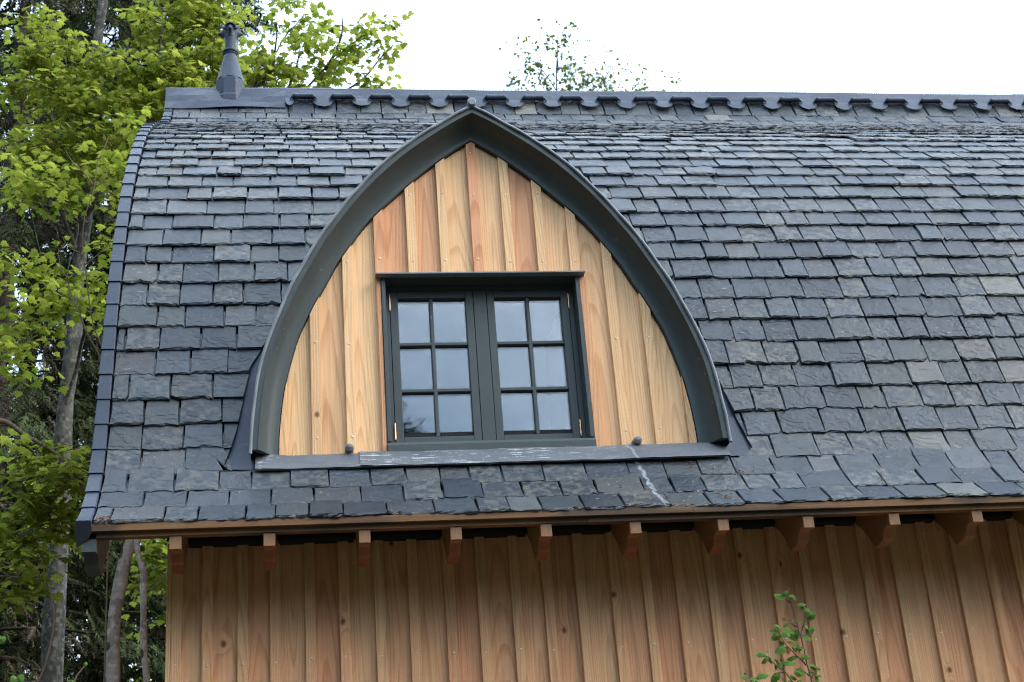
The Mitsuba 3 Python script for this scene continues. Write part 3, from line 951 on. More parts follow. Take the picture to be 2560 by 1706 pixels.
# ------------------------------------------------------------------ window
Wn = f'{H}__window'
bb = bevel_box
jy0, jy1, yc = YD - .012, .075, .030
frame = [bb(1.005, 1.0245, jy0, jy1, 2.470, 3.3265, .002), bb(1.9715, 1.991, jy0, jy1, 2.470, 3.3265, .002), bb(1.005, 1.991, jy0 + .002, jy1, 3.3268, 3.3295, .001), bb(1.005, 1.991, YD + .022, jy1, 3.3298, 3.342, .001),
         bb(1.025, 1.0475, yc + .001, jy1 - .002, 2.475, 3.3255, .0015), bb(1.9465, 1.971, yc + .001, jy1 - .002, 2.475, 3.3255, .0015),
         bb(1.048, 1.946, yc + .001, jy1 - .002, 3.297, 3.3255, .0015), bb(1.4655, 1.5305, yc - .001, jy1 - .002, 2.475, 3.2965, .0015)]
add(f'{Wn}', cat(frame), 'grey_paint')
sv_ = [(YD - .034, 2.411), (YD - .034, 2.445), (YD - .020, 2.461), (jy1, 2.4695), (jy1, 2.411)]
add(f'{Wn}__sill', prism_yz(sv_[::-1], 1.0045, 1.9925), 'grey_paint')
hf = apron
v, f = bevel_box(0.978, 2.020, YD - .050, YD + .02, 3.3300, 3.3395, .002)
v[:, 2] += .0025 * np.sin(v[:, 0] * 5)
add(f'{Wn}__head_flashing', (v, f), 'pale_lead')
for (x0, x1, g0, g1, ma, mb) in ((1.0495, 1.4635, 1.089, 1.425, 1.2435, 1.2625), (1.5325, 1.9445, 1.570, 1.906, 1.7275, 1.7465)):
    z0, z1, h0, h1 = 2.4895, 3.295, 2.524, 3.256
    y0, y1 = yc, yc + .040
    c = [bb(x0, g0, y0, y1, z0, z1, .002), bb(g1, x1, y0, y1, z0, z1, .002), bb(g0, g1, y0, y1, h1, z1, .002), bb(g0, g1, y0, y1, z0, h0, .002)]
    ck = add(f'{Wn}__casement', cat(c), 'grey_paint')
    rows = [(2.524, 2.7545), (2.7725, 3.000), (3.0175, 3.256)]
    mt = [bb(ma, mb, y0 + .004, y1 - .006, h0, h1, .003)] + [bb(g0, g1, y0 + .004, y1 - .006, a, b, .003) for a, b in ((2.7545, 2.7725), (3.000, 3.0175))]
    add(f'{Wn}__glazing_bar', cat(mt), 'grey_paint')
    for a, b in rows:
        for p0, p1 in ((g0, ma), (mb, g1)):
            rx, rz = rnd.gauss(0, .0022), rnd.gauss(0, .0022)
            cxp, czp = (p0 + p1) / 2, (a + b) / 2
            q = np.linspace(0, 1, 8)
            gx_, gz_ = np.meshgrid(p0 - .004 + (p1 - p0 + .008) * q, a - .004 + (b - a + .008) * q, indexing='ij')
            sheets = []
            for yy, sd in ((y0 + .024, 1), (y0 + .036, 2)):
                bow = meshkit.noise(np.stack([gx_ * 9, gz_ * 9, gx_ * 0 + p0 * 50 + a * 30 + sd], -1), 8) - .5
                Vp = np.stack([gx_, yy + rx * (gx_ - cxp) + rz * (gz_ - czp) + .0011 * bow, gz_], -1).reshape(-1, 3)
                ij = [(u * 8 + w, (u + 1) * 8 + w, (u + 1) * 8 + w + 1, u * 8 + w + 1) for u in range(7) for w in range(7)]
                sheets.append((Vp, np.array(ij)))
            add(f'{Wn}__pane', cat(sheets), 'window_glass', smooth=True)
for xh in (1.0485, 1.9455):
    for za, zb in ((3.195, 3.268), (2.515, 2.588)):
        v, f = tube([(xh, yc - .003, za - .006), (xh, yc - .003, za - .001), (xh, yc - .003, za), (xh, yc - .003, zb), (xh, yc - .003, zb + .001), (xh, yc - .003, zb + .006)], [.003, .0035, .005, .005, .0035, .003], 10)
        add(f'{Wn}__hinge', (v, f), 'brass', smooth=40)

# ------------------------------------------------------------------ dry bud scales caught on the slates
dv = []
for (x, y, z, n_) in [(2.39, -.20, 2.27, 4), (2.50, -.25, 2.21, 5), (2.56, -.27, 2.18, 3), (2.62, -.24, 2.22, 5), (2.49, -.42, 2.035, 12), (-.24, -.45, 2.012, 14), (2.66, -.26, 2.20, 4), (2.05, -.3, 2.13, 2), (3.3, -.3, 2.13, 3)]:
    for _ in range(n_):
        xx = x + rnd.gauss(0, .022)
        s_ = float(s_of_z(z + rnd.gauss(0, .012)))
        p, t, n = roof_at([s_])
        a = rnd.uniform(0, 6.28)
        L = rnd.uniform(.006, .015)
        c = np.array([xx, p[0, 0] + n[0, 0] * .040, p[0, 1] + n[0, 1] * .040])
        u = np.array([math.cos(a), math.sin(a) * t[0, 0], math.sin(a) * t[0, 1]])
        nn = np.array([0, n[0, 0], n[0, 1]])
        dv.append(tube([c - u * L, c + nn * .005, c + u * L], [.001, .0022, .0008], 4))
add('bud_scales', cat(dv), 'debris_brown')
labels['bud_scales'] = {'label': 'small dry orange brown bud scales scattered on the lower slates', 'category': 'plant litter', 'kind': 'stuff'}


# ------------------------------------------------------------------ vegetation
def rotations(n, up_tilt, gen, droop=0.0):
    """random frames: x along the leaf, z near up"""
    az = gen.uniform(0, 2 * np.pi, n)
    nz = np.stack([gen.normal(0, up_tilt, n), gen.normal(0, up_tilt, n), np.ones(n)], -1)
    nz /= np.linalg.norm(nz, axis=1, keepdims=True)
    x = np.stack([np.cos(az), np.sin(az), -droop + gen.normal(0, .15, n)], -1)
    x -= nz * (x * nz).sum(1, keepdims=True)
    x /= np.linalg.norm(x, axis=1, keepdims=True)
    y = np.cross(nz, x)
    return np.stack([x, y, nz], -1)


def scatter(tv, tf, pos, rot, scale):
    n, m = len(pos), len(tv)
    v = np.einsum('nij,mj->nmi', rot, tv) * np.asarray(scale)[:, None, None] + pos[:, None]
    f = (tf[None] + (np.arange(n) * m)[:, None, None]).reshape(-1, 3)
    uv = np.repeat(np.c_[np.arange(n) % 4000 + 0.5, np.full(n, .5)], m, axis=0)
    return v.reshape(-1, 3), f, uv


def maple_leaf():
    o = np.array([(0, .02), (.10, .30), (-.02, .42), (.22, .36), (.30, .50), (.46, .40), (.50, .22), (.72, .26), (.70, .10), (1.0, 0.0)])
    low = o[::-1] * np.array([1, -1])
    ring = np.vstack([low[1:], o[1:-1][::1], ])
    ring = np.vstack([[(0, 0)], np.array([(x, -y) for x, y in o[1:-1]]), [(1.0, 0)], o[1:-1][::-1]])
    z = -.10 * np.abs(ring[:, 1]) - .14 * ring[:, 0] ** 2
    c = np.array([[.36, 0, .02]])
    v = np.vstack([c, np.c_[ring, z]])
    m = len(ring)
    f = np.array([(0, 1 + i, 1 + (i + 1) % m) for i in range(m)])
    return v, f


def oval_leaf(n=8, w=.36):
    t = np.linspace(0, 2 * np.pi, n, endpoint=False)
    r = np.c_[.5 - .5 * np.cos(t), -w * np.sin(t) * (1 + .12 * np.cos(t))]
    z = -.18 * np.abs(r[:, 1]) - .16 * r[:, 0] ** 2
    v = np.vstack([[(.5, 0, .0)], np.c_[r, z]])
    return v, np.array([(0, 1 + i, 1 + (i + 1) % n) for i in range(n)])


def needle_spray(seed, n=8, L=1.0):
    r = random.Random(seed)
    V, F = [], []
    for i in range(n):
        x = L * i / n
        for s in (-1, 1):
            l = (0.30 * (1 - .55 * i / n)) * r.uniform(.7, 1.2)
            a = r.uniform(.5, .9)
            b = len(V)
            dz = -.10 * r.random() - .18 * x * x
            V += [(x, 0, -.18 * x * x), (x + .10, 0, -.18 * x * x - .01), (x + l * math.cos(a), s * l * math.sin(a), dz - .05)]
            F.append((b, b + 1, b + 2))
    b = len(V)
    V += [(0, .012, 0), (0, -.012, 0), (L * 1.05, 0, -.2)]
    F.append((b, b + 1, b + 2))
    return np.array(V, float), np.array(F)


MAPLE, OVAL = maple_leaf(), oval_leaf()


def maple_crown(clusters, gen, per_area, leaf=(.066, .112), depth=.45):
    """sprays of leaves: short drooping twigs with paired leaves; returns the leaves and the twigs"""
    P, R, S, tw = [], [], [], []
    for (x, y, z, rx, rz) in clusters:
        ns_ = max(3, int(per_area * rx * rz * 4))
        for _ in range(ns_):
            while True:
                q = gen.uniform(-1, 1, 3)
                if (q ** 2).sum() < 1:
                    break
            c = np.array([x + q[0] * rx, y + q[1] * depth, z + q[2] * rz])
            az = gen.uniform(0, 2 * np.pi)
            d = np.array([math.cos(az), math.sin(az), gen.normal(.02, .14)])
            L = gen.uniform(.22, .42)
            side = np.array([-d[1], d[0], 0])
            nl = gen.integers(6, 11)
            pts = [c + d * L * (t - .3) + np.array([0, 0, -.10 * t * t]) for t in (0, .5, 1.0)]
            tw.append(tube(pts, [.004, .003, .0015], 4, False))
            t = np.linspace(0, 1, nl)
            sg = np.where(np.arange(nl) % 2, 1, -1)
            pos = c + d * L * (t - .3)[:, None] + side * (sg * gen.uniform(.01, .05, nl))[:, None] + np.c_[np.zeros((nl, 2)), -.10 * t * t + gen.normal(0, .02, nl)]
            out = d * .6 + side * sg[:, None] * gen.uniform(.5, 1.1, nl)[:, None] + np.c_[np.zeros((nl, 2)), gen.uniform(-.75, -.1, nl)]
            out /= np.linalg.norm(out, axis=1, keepdims=True)
            up = np.stack([gen.normal(0, .35, nl), gen.normal(0, .35, nl), np.ones(nl)], -1)
            up -= out * (up * out).sum(1, keepdims=True); up /= np.linalg.norm(up, axis=1, keepdims=True)
            P.append(pos); R.append(np.stack([out, np.cross(up, out), up], -1)); S.append(gen.uniform(*leaf, nl))
    return scatter(*MAPLE, np.vstack(P), np.vstack(R), np.concatenate(S)), cat(tw)


def tree(name, label, category='tree', group=None):
    k = key_for(name)
    labels[k] = {'label': label, 'category': category}
    if group:
        labels[k]['group'] = group
    return k


def trunk(k, pts, r0, r1, bark_, sides=12, n=36, amp=.02, seed=1, name='trunk'):
    p = wobble(smooth_path(pts, n), amp, seed)
    add(f'{k}__{name}', tube(p, np.linspace(r0, r1, n) * (1 + .10 * np.sin(np.arange(n) * 1.7 + seed)), sides), bark_, smooth=60)
    return p


def branches(k, lines, r, bark_, seed=3):
    for i, l in enumerate(lines):
        p = wobble(smooth_path(l, 22), .03, seed + i, 2.5)
        add(f'{k}__branch', tube(p, np.linspace(r, r * .3, 22), 7), bark_, smooth=60)


def crown(k, data, bsdf, name='crown'):
    v, f, uv = data
    add(f'{k}__{name}', (v, f), bsdf, uv=uv, kind='stuff')


CL_A = [(-1.85, 6.24, 9.19, 0.31, 0.17), (-1.88, 6.24, 8.93, 0.26, 0.17), (-1.5, 6.24, 8.83, 0.48, 0.22), (-0.99, 6.24, 8.69, 0.48, 0.22), (-0.48, 6.24, 8.74, 0.39, 0.22), (-1.77, 6.24, 8.43, 0.48, 0.22), (-1.19, 6.24, 8.33, 0.52, 0.22), (-0.6, 6.24, 8.18, 0.35, 0.26), (-1.94, 6.24, 7.88, 0.31, 0.22), (-1.42, 6.24, 7.88, 0.48, 0.22), (-0.97, 6.24, 7.93, 0.26, 0.22), (-0.83, 6.24, 9.31, 0.26, 0.17), (-0.49, 6.24, 9.48, 0.35, 0.17), (-0.19, 6.24, 9.32, 0.31, 0.22), (-0.06, 6.24, 8.85, 0.22, 0.22), (-0.31, 6.24, 8.44, 0.22, 0.22), (-0.77, 6.24, 8.43, 0.26, 0.17), (-0.23, 6.24, 8.9, 0.22, 0.17),
        (-0.5, 6.24, 9.85, .5, .25), (-1.6, 6.24, 7.5, .5, .2)]
CL_B = [(-1.80, 5.24, 6.90, 0.22, 0.13), (-1.50, 5.24, 7.05, 0.30, 0.10), (-1.03, 5.24, 7.05, 0.18, 0.13), (-0.77, 5.24, 7.46, 0.16, 0.16), (-0.99, 5.24, 5.98, 0.14, 0.2), (-0.96, 5.24, 6.27, 0.1, 0.16), (-1.68, 5.24, 6.11, 0.32, 0.14), (-1.35, 5.24, 5.82, 0.32, 0.16), (-1.66, 5.24, 5.7, 0.28, 0.16), (-1.21, 5.24, 5.98, 0.12, 0.16), (-1.71, 5.24, 5.34, 0.24, 0.16), (-0.8, 5.24, 7.01, 0.12, 0.12)]
CL_C = [(-1.41, 4.24, 4.01, 0.3, 0.11), (-1.15, 4.24, 3.83, 0.26, 0.11), (-1.39, 4.24, 3.67, 0.26, 0.11), (-1.47, 4.24, 3.41, 0.22, 0.11), (-1.36, 4.24, 3.17, 0.18, 0.11), (-1.17, 4.24, 3.53, 0.26, 0.09), (-1.03, 4.24, 3.93, 0.15, 0.09), (-1.41, 4.24, 3.02, 0.17, 0.09)]
CL_D = [(0.27, 7.24, 9.7, 0.23, 0.23), (0.22, 7.24, 9.37, 0.19, 0.12), (0.6, 7.24, 10.11, 0.23, 0.23), (0.94, 7.24, 10.23, 0.19, 0.16), (0.45, 7.24, 9.48, 0.28, 0.16), (0.83, 7.24, 9.66, 0.28, 0.21), (0.73, 7.24, 9.32, 0.38, 0.09), (1.06, 7.24, 9.55, 0.23, 0.19), (1.35, 7.24, 9.78, 0.23, 0.16), (1.5, 7.24, 10.01, 0.16, 0.14), (1.44, 7.24, 9.44, 0.23, 0.12), (1.62, 7.24, 9.78, 0.14, 0.21), (1.2, 7.24, 9.32, 0.23, 0.07), (1.68, 7.24, 10.13, 0.09, 0.12), (0.08, 7.24, 10.04, 0.14, 0.19), (1.12, 7.24, 9.83, 0.19, 0.09), (.6, 7.24, 9.05, .7, .2), (.9, 7.24, 8.6, .8, .3)]
CL_E = [(-0.62, 5.74, 3.74, 0.12, 0.09), (-0.53, 5.74, 3.57, 0.09, 0.13), (-0.65, 5.74, 3.42, 0.08, 0.06), (-0.48, 5.74, 3.13, 0.06, 0.04)]

# maple with the grey trunk, its bright crown fills the upper left
k = tree('maple_tree', 'tall maple with bright yellow green leaves and a thick grey trunk, left of the house')
tp = trunk(k, [(-1.52, 6.74, GZ - .1), (-1.537, 6.74, 2.855), (-1.538, 6.74, 3.494), (-1.534, 6.74, 4.288), (-1.531, 6.74, 5.121), (-1.505, 6.74, 5.773), (-1.461, 6.74, 6.917), (-1.421, 6.74, 7.987), (-1.404, 6.74, 8.649), (-1.39, 6.74, 9.443), (-1.356, 6.7, 10.3), (-1.3, 6.6, 11.5)],
           .125, .04, 'bark_grey', seed=4)
branches(k, [[(-1.46, 6.74, 6.9), (-1.75, 6.5, 7.6), (-2.0, 6.3, 8.0), (-2.3, 6.2, 8.5)], [(-1.44, 6.74, 7.3), (-1.1, 6.4, 7.9), (-.75, 6.3, 8.4), (-.40, 6.24, 8.9), (-.2, 6.2, 9.5)], [(-1.42, 6.7, 7.9), (-1.25, 6.4, 8.4), (-1.1, 6.25, 8.8), (-.95, 6.2, 9.3)],
              [(-1.41, 6.7, 8.3), (-1.7, 6.4, 8.7), (-1.9, 6.25, 9.1)], [(-1.5, 6.74, 6.0), (-1.7, 6.3, 6.5), (-1.75, 5.5, 6.8)], [(-1.52, 6.7, 5.4), (-1.35, 6.3, 5.85), (-1.05, 5.4, 6.1)], [(-1.0, 6.35, 8.0), (-.8, 6.3, 8.15), (-.55, 6.25, 8.2)],
              [(-.62, 6.28, 8.55), (-.70, 6.25, 8.9), (-.65, 6.2, 9.4)]], .024, 'bark_grey')
g1 = np.random.default_rng(21)
lv, tw = maple_crown(CL_A, g1, 92)
crown(k, lv, 'maple_leaf')
add(f'{k}__twig', tw, 'twig_brown', kind='stuff')
lv, tw = maple_crown(CL_B, g1, 80, depth=.4)
crown(k, lv, 'maple_leaf', 'lower_crown')

# leaning maple behind the gable: its crown shows right of the finial
k = tree('maple_tree', 'leaning maple with blotched pale trunk beside the gable, crown right of the finial')
trunk(k, [(-.74, 4.24, GZ - .1), (-.727, 4.24, 2.307), (-.73, 4.24, 2.53), (-.724, 4.24, 2.819), (-.703, 4.24, 2.978), (-.681, 4.24, 3.139), (-.668, 4.24, 3.22), (-.626, 4.24, 3.367), (-.582, 4.26, 3.6), (-.52, 4.6, 4.8), (-.42, 5.4, 6.4), (-.30, 6.2, 7.6), (-.05, 6.9, 8.6)],
      .060, .03, 'bark_pale', seed=9, n=60, amp=.012)
branches(k, [[(-.30, 6.2, 7.6), (.0, 6.8, 8.5), (.18, 7.2, 9.2), (.45, 7.24, 9.75), (.75, 7.24, 10.2)], [(-.1, 6.7, 8.2), (.5, 7.1, 8.9), (.95, 7.24, 9.5), (1.5, 7.24, 10.05)], [(.3, 7.0, 8.6), (.8, 7.2, 8.95), (1.35, 7.24, 9.35), (1.7, 7.24, 9.8)],
              [(.18, 7.2, 9.2), (.42, 7.24, 9.6), (.43, 7.24, 10.1)], [(.5, 7.1, 8.9), (.62, 7.2, 9.4), (.68, 7.24, 9.8)], [(.95, 7.24, 9.5), (1.1, 7.24, 9.8), (1.15, 7.24, 10.2)]], .022, 'bark_dark', 30)
lv, tw = maple_crown(CL_D, np.random.default_rng(22), 56, leaf=(.075, .125), depth=.4)
crown(k, lv, 'maple_leaf')
add(f'{k}__twig', tw, 'twig_brown', kind='stuff')

# slim pale stem with a kink
k = tree('young_maple', 'slim pale young maple trunk with a kink, nearest to the corner of the wall')
trunk(k, [(-.40, 3.54, GZ - .1), (-.422, 3.54, 2.149), (-.448, 3.54, 2.361), (-.455, 3.54, 2.632), (-.462, 3.54, 2.858), (-.459, 3.54, 2.934), (-.486, 3.54, 2.981), (-.513, 3.54, 3.051), (-.505, 3.54, 3.151), (-.49, 3.56, 3.35), (-.50, 3.7, 4.2), (-.52, 4.2, 5.2)],
      .033, .016, 'bark_pale', seed=14, n=70, amp=.004)
lv, tw = maple_crown(CL_E + [(-.55, 4.6, 5.3, .2, .2)], np.random.default_rng(23), 220, depth=.25)
crown(k, lv, 'maple_leaf')
branches(k, [[(-.455, 3.54, 2.75), (-.40, 4.0, 2.95), (-.34, 4.6, 3.25), (-.3, 5.2, 3.6)], [(-.455, 3.54, 2.62), (-.60, 3.54, 2.64)]], .007, 'twig_dark', 50)

# low maple whose leaf tiers hang in at the lower left, with the long brown bough
k = tree('low_maple', 'low maple with flat tiers of green leaves and a brown bough, lower left', 'tree')
trunk(k, [(-2.6, 4.4, GZ - .1), (-2.5, 4.4, 1.0), (-2.3, 4.3, 2.4), (-2.1, 4.2, 3.6), (-1.95, 4.2, 4.6)], .07, .03, 'bark_grey', seed=17)
branches(k, [[(-2.02, 4.15, 4.25), (-1.572, 4.04, 4.218), (-1.411, 4.04, 4.103), (-1.171, 4.04, 3.944), (-1.026, 4.04, 3.805), (-.928, 4.04, 3.669), (-.847, 4.04, 3.55)]], .026, 'twig_brown', 61)
branches(k, [[(-2.1, 4.2, 3.7), (-1.7, 4.24, 3.9), (-1.3, 4.24, 3.85), (-1.0, 4.24, 3.9)], [(-2.2, 4.2, 3.1), (-1.7, 4.24, 3.4), (-1.3, 4.24, 3.5)], [(-2.25, 4.2, 2.7), (-1.8, 4.24, 3.0), (-1.4, 4.24, 3.1)], [(-1.2, 3.9, 2.2), (-1.13, 4.0, 2.6), (-1.2, 4.1, 3.0), (-1.3, 4.2, 3.3)]], .012, 'twig_brown', 66)
lv, tw = maple_crown(CL_C, np.random.default_rng(24), 130, leaf=(.07, .115), depth=.35)
crown(k, lv, 'maple_leaf')
add(f'{k}__twig', tw, 'twig_brown', kind='stuff')

# thin bare stems close behind the verge
k = tree('sapling', 'thin leafless twiggy sapling with few buds just left of the verge')
STA = [(-.62, 2.74, GZ - .1), (-.60, 2.74, 2.6), (-.63, 2.74, 3.9), (-.640, 2.74, 4.088), (-.680, 2.74, 4.207), (-.733, 2.74, 4.319), (-.762, 2.74, 4.424), (-.829, 2.74, 4.848), (-.848, 2.74, 4.974), (-.845, 2.74, 5.168), (-.814, 2.74, 5.314), (-.78, 2.74, 5.461), (-.78, 2.74, 5.575), (-.769, 2.74, 5.672), (-.731, 2.74, 5.752), (-.70, 2.74, 5.86)]
trunk(k, STA, .0085, .003, 'twig_brown', 7, 70, .004, 3)
branches(k, [[(-.63, 2.74, 3.95), (-.689, 2.74, 4.089), (-.788, 2.74, 4.288), (-.84, 2.74, 4.425), (-.92, 2.74, 4.725), (-.925, 2.74, 4.824), (-.894, 2.74, 4.957), (-.876, 2.74, 5.113), (-.948, 2.74, 5.177), (-.993, 2.74, 5.22)]], .0075, 'twig_brown', 71)
branches(k, [[(-.78, 2.74, 5.461), (-.734, 2.74, 5.531), (-.723, 2.74, 5.593), (-.752, 2.74, 5.628)], [(-.78, 2.74, 5.461), (-.823, 2.74, 5.54), (-.932, 2.74, 5.654), (-.988, 2.74, 5.751)], [(-.845, 2.74, 5.168), (-.898, 2.74, 5.22), (-.958, 2.74, 5.246), (-.997, 2.74, 5.306)],
              [(-.829, 2.74, 4.848), (-.686, 2.74, 4.998), (-.645, 2.74, 5.082), (-.633, 2.74, 5.167)], [(-.92, 2.74, 4.725), (-.974, 2.74, 4.8), (-1.0, 2.74, 4.908), (-1.011, 2.74, 4.983), (-.998, 2.74, 5.008)], [(-.847, 2.74, 4.944), (-.917, 2.74, 4.983), (-.975, 2.74, 5.059)]], .005, 'twig_brown', 73)
bp_ = np.repeat(np.array([(-.998, 2.74, 5.01), (-.89, 2.74, 5.26), (-.70, 2.74, 5.02), (-.75, 2.74, 5.0), (-.64, 2.74, 5.17), (-.74, 2.74, 5.66)]), 5, axis=0) + np.random.default_rng(3).normal(0, .018, (30, 3))
crown(k, scatter(*MAPLE, bp_, rotations(30, .5, np.random.default_rng(4), .1), np.full(30, .05)), 'maple_leaf', 'leaf_tuft')


# conifers: dark drooping boughs
SPRAYS = [needle_spray(i) for i in range(3)]


def conifer(label, x, y, height, rad, zlow, seed, n_boughs=150, dead=True, cones=False):
    gen = np.random.default_rng(seed)
    k = tree('conifer_tree', label, group='conifers standing behind and beside the maples')
    trunk(k, [(x, y, GZ - .1), (x + .1, y, height * .4), (x, y, height)], .0085 * height, .02, 'bark_dark', seed=seed, amp=.05)
    P, R, S, bw, DP, DR, DS, cn = [], [], [], [], [], [], [], []
    for i in range(n_boughs):
        t = (i + gen.random()) / n_boughs
        z = zlow + (height - zlow) * t ** 1.15
        L = rad * (1 - .85 * (z - zlow) / (height - zlow)) * gen.uniform(.6, 1.1) + .15
        az = gen.uniform(0, 2 * np.pi)
        d = np.array([math.cos(az), math.sin(az), 0])
        droop = gen.uniform(.25, .55)
        u = np.linspace(0, 1, 9)
        line = np.array([x, y, z]) + d * (u * L)[:, None] + np.c_[np.zeros((9, 2)), (.12 * u - droop * u * u) * L]
        line = wobble(line, .05, seed + i, 2)
        bw.append(tube(line, np.linspace(.022, .005, 9), 4, False))
        high = z > 14.5 and height > 15 and not cones
        ns_ = int((16 if high else 46) * L)
        tt = gen.uniform(.12, 1, ns_) ** .8
        pos = np.stack([np.interp(tt, u, line[:, c]) for c in range(3)], -1) + gen.normal(0, .05, (ns_, 3))
        sg = gen.choice([-1, 1], ns_)
        out = d * gen.uniform(.2, 1, ns_)[:, None] + np.array([-d[1], d[0], 0]) * (sg * gen.uniform(.3, 1, ns_))[:, None] + np.c_[np.zeros((ns_, 2)), -gen.uniform(.2, 1.3, ns_)]
        out /= np.linalg.norm(out, axis=1, keepdims=True)
        up = np.stack([gen.normal(0, .5, ns_), gen.normal(0, .5, ns_), np.ones(ns_)], -1)
        up -= out * (up * out).sum(1, keepdims=True); up /= np.linalg.norm(up, axis=1, keepdims=True)
        rot = np.stack([out, np.cross(up, out), up], -1)
        sc = gen.uniform(.16, .36, ns_) * (1.7 if high else 1)
        dd = (tt < .45) & dead
        P.append(pos[~dd]); R.append(rot[~dd]); S.append(sc[~dd])
        DP.append(pos[dd]); DR.append(rot[dd]); DS.append(sc[dd] * .8)
        if cones and gen.random() < .8:
            for _ in range(2):
                q = pos[gen.integers(ns_)] + np.array([0, 0, -.06])
                sp = trimesh.creation.icosphere(subdivisions=1, radius=.028)
                cn.append((np.array(sp.vertices) * np.array([.7, .7, 1.5]) + q, np.array(sp.faces)))
    P, R, S = np.vstack(P), np.vstack(R), np.concatenate(S)
    which = gen.integers(0, 3, len(P))
    vs, fs, us, o = [], [], [], 0
    for w in range(3):
        v, f, uv = scatter(*SPRAYS[w], P[which == w], R[which == w], S[which == w])
        vs.append(v); fs.append(f + o); us.append(uv); o += len(v)
    crown(k, (np.vstack(vs), np.vstack(fs), np.vstack(us)), 'conifer_needle')
    add(f'{k}__bough', cat(bw), 'bark_dark', kind='stuff')
    if dead and sum(map(len, DP)):
        crown(k, scatter(*SPRAYS[1], np.vstack(DP), np.vstack(DR), np.concatenate(DS)), 'conifer_dead', 'dead_twigs')
    if cn:
        add(f'{k}__cone', cat(cn), 'red_cone', kind='stuff')


conifer('dark conifer with drooping boughs, farthest left edge of the picture', -2.95, 10.2, 21, 3.2, .5, 31, 230)
conifer('dark conifer with bare brown inner twigs, behind the grey maple trunk', -1.75, 12.2, 22, 2.6, .5, 32, 230)
conifer('dark conifer farther back, filling the gap between the two front conifers', -3.6, 15.5, 24, 3.0, 1.5, 37, 200, dead=False)
conifer('dark conifer filling the top left corner behind the maple crown', -2.1, 13.6, 24, 3.6, 5.0, 38, 230, dead=False)
conifer('dense conifer outside the picture on the left, shading the lower woodland', -5.6, 7.0, 17, 2.8, .5, 35, 120)
conifer('dense conifer outside the picture on the left, nearest to the gable', -4.4, 3.2, 14, 2.2, .5, 36, 110)
conifer('dark conifer close behind the gable, between the pale trunks', -.9, 11.2, 9.5, 1.6, .3, 33, 100)
conifer('conifer with reddish cones whose tips show just right of the finial top', -1.05, 16.2, 21.5, 4.0, 6.5, 34, 150, cones=True)


# broadleaf trees far behind, seen as bright green flecks between the trunks
def broadleaf(name, label, x, y, z0, z1, rad, seed, n=2600, size=(.10, .18), bsdf='far_leaf', tmpl=OVAL, group=None):
    gen = np.random.default_rng(seed)
    k = tree(name, label, group=group)
    trunk(k, [(x, y, GZ - .1), (x + .1, y, z0 + .5), (x, y, z1 - .5)], .14, .03, 'bark_dark', seed=seed, amp=.1)
    c = gen.normal(0, 1, (60, 3)); c /= np.linalg.norm(c, axis=1, keepdims=True)
    c = c * gen.uniform(.35, 1, (60, 1)) * np.array([rad, rad, (z1 - z0) / 2]) + np.array([x, y, (z0 + z1) / 2])
    branches(k, [[(x, y, z0 + .3 + .6 * (q[2] - z0) * .4), (x + (q[0] - x) * .5, y + (q[1] - y) * .5, q[2] - .3), tuple(q)] for q in c[:14]], .03, 'bark_dark', seed)
    pos = c[gen.integers(0, 60, n)] + gen.normal(0, .32, (n, 3)) * np.array([1, 1, .55])
    crown(k, scatter(*tmpl, pos, rotations(n, .5, gen, .4), gen.uniform(*size, n)), bsdf)
    return k


broadleaf('broadleaf_tree', 'light green broadleaf tree glimpsed between the grey maple trunk and the leaning one', -1.9, 20.0, 1.5, 8.5, 2.0, 41, 3600)
broadleaf('broadleaf_tree', 'light green broadleaf tree glimpsed at the far left edge behind the conifers', -4.6, 19.0, 1.5, 11, 2.2, 42, 4200)
broadleaf('broadleaf_tree', 'yellow green broadleaf tree far behind the conifers, filling gaps above the verge', -2.9, 24.0, 7.0, 15, 2.6, 43, 3600)
broadleaf('broadleaf_tree', 'green broadleaf tree far behind the gable wall, mostly hidden by conifers', .2, 19.0, 1.0, 7.5, 2.0, 44, 3000)

# thin topped tree beyond the ridge
k = tree('birch_tree', 'sparse thin leaved tree top poking up behind the middle of the ridge')
trunk(k, [(4.8, 13.24, GZ - .1), (4.75, 13.24, 8), (4.72, 13.24, 12.8), (4.76, 13.24, 13.5), (4.82, 13.24, 14.0), (4.86, 13.24, 14.45)], .12, .006, 'bark_dark', seed=51, amp=.02)
tops = [((4.72, 13.2), (4.10, 13.24, 14.05)), ((4.72, 12.9), (4.22, 13.24, 13.65)), ((4.74, 13.0), (4.45, 13.24, 13.75)), ((4.76, 13.5), (4.66, 13.24, 14.3)), ((4.82, 14.0), (5.06, 13.24, 14.4)), ((4.76, 13.4), (5.08, 13.24, 14.0)), ((4.75, 12.9), (5.35, 13.24, 13.75)),
        ((4.74, 12.5), (5.80, 13.24, 13.95)), ((4.74, 12.4), (5.95, 13.24, 13.65)), ((4.74, 12.2), (6.12, 13.24, 13.4)), ((4.74, 12.1), (6.56, 13.24, 13.48)), ((4.74, 12.6), (4.0, 13.24, 13.4)), ((4.75, 12.9), (5.0, 13.24, 13.6)), ((4.76, 12.8), (5.55, 13.24, 13.45))]
P, TW = [], []
gen = np.random.default_rng(52)
brs = []
for (x0, z0), e in tops:
    a, e = np.array([x0, 13.24, z0]), np.array(e)
    md = (a + e) / 2 + np.array([.05, gen.normal(0, .2), -.12])
    brs.append([a, md, e])
    for q in range(26):
        t = gen.uniform(.35, 1)
        c = (1 - t) ** 2 * a + 2 * t * (1 - t) * md + t * t * e
        o = c + gen.normal(0, .11, 3)
        TW.append(tube([c, (c + o) / 2 + .01, o], .0035, 3, False))
        for _ in range(3):
            P.append(o + gen.normal(0, .035, 3))
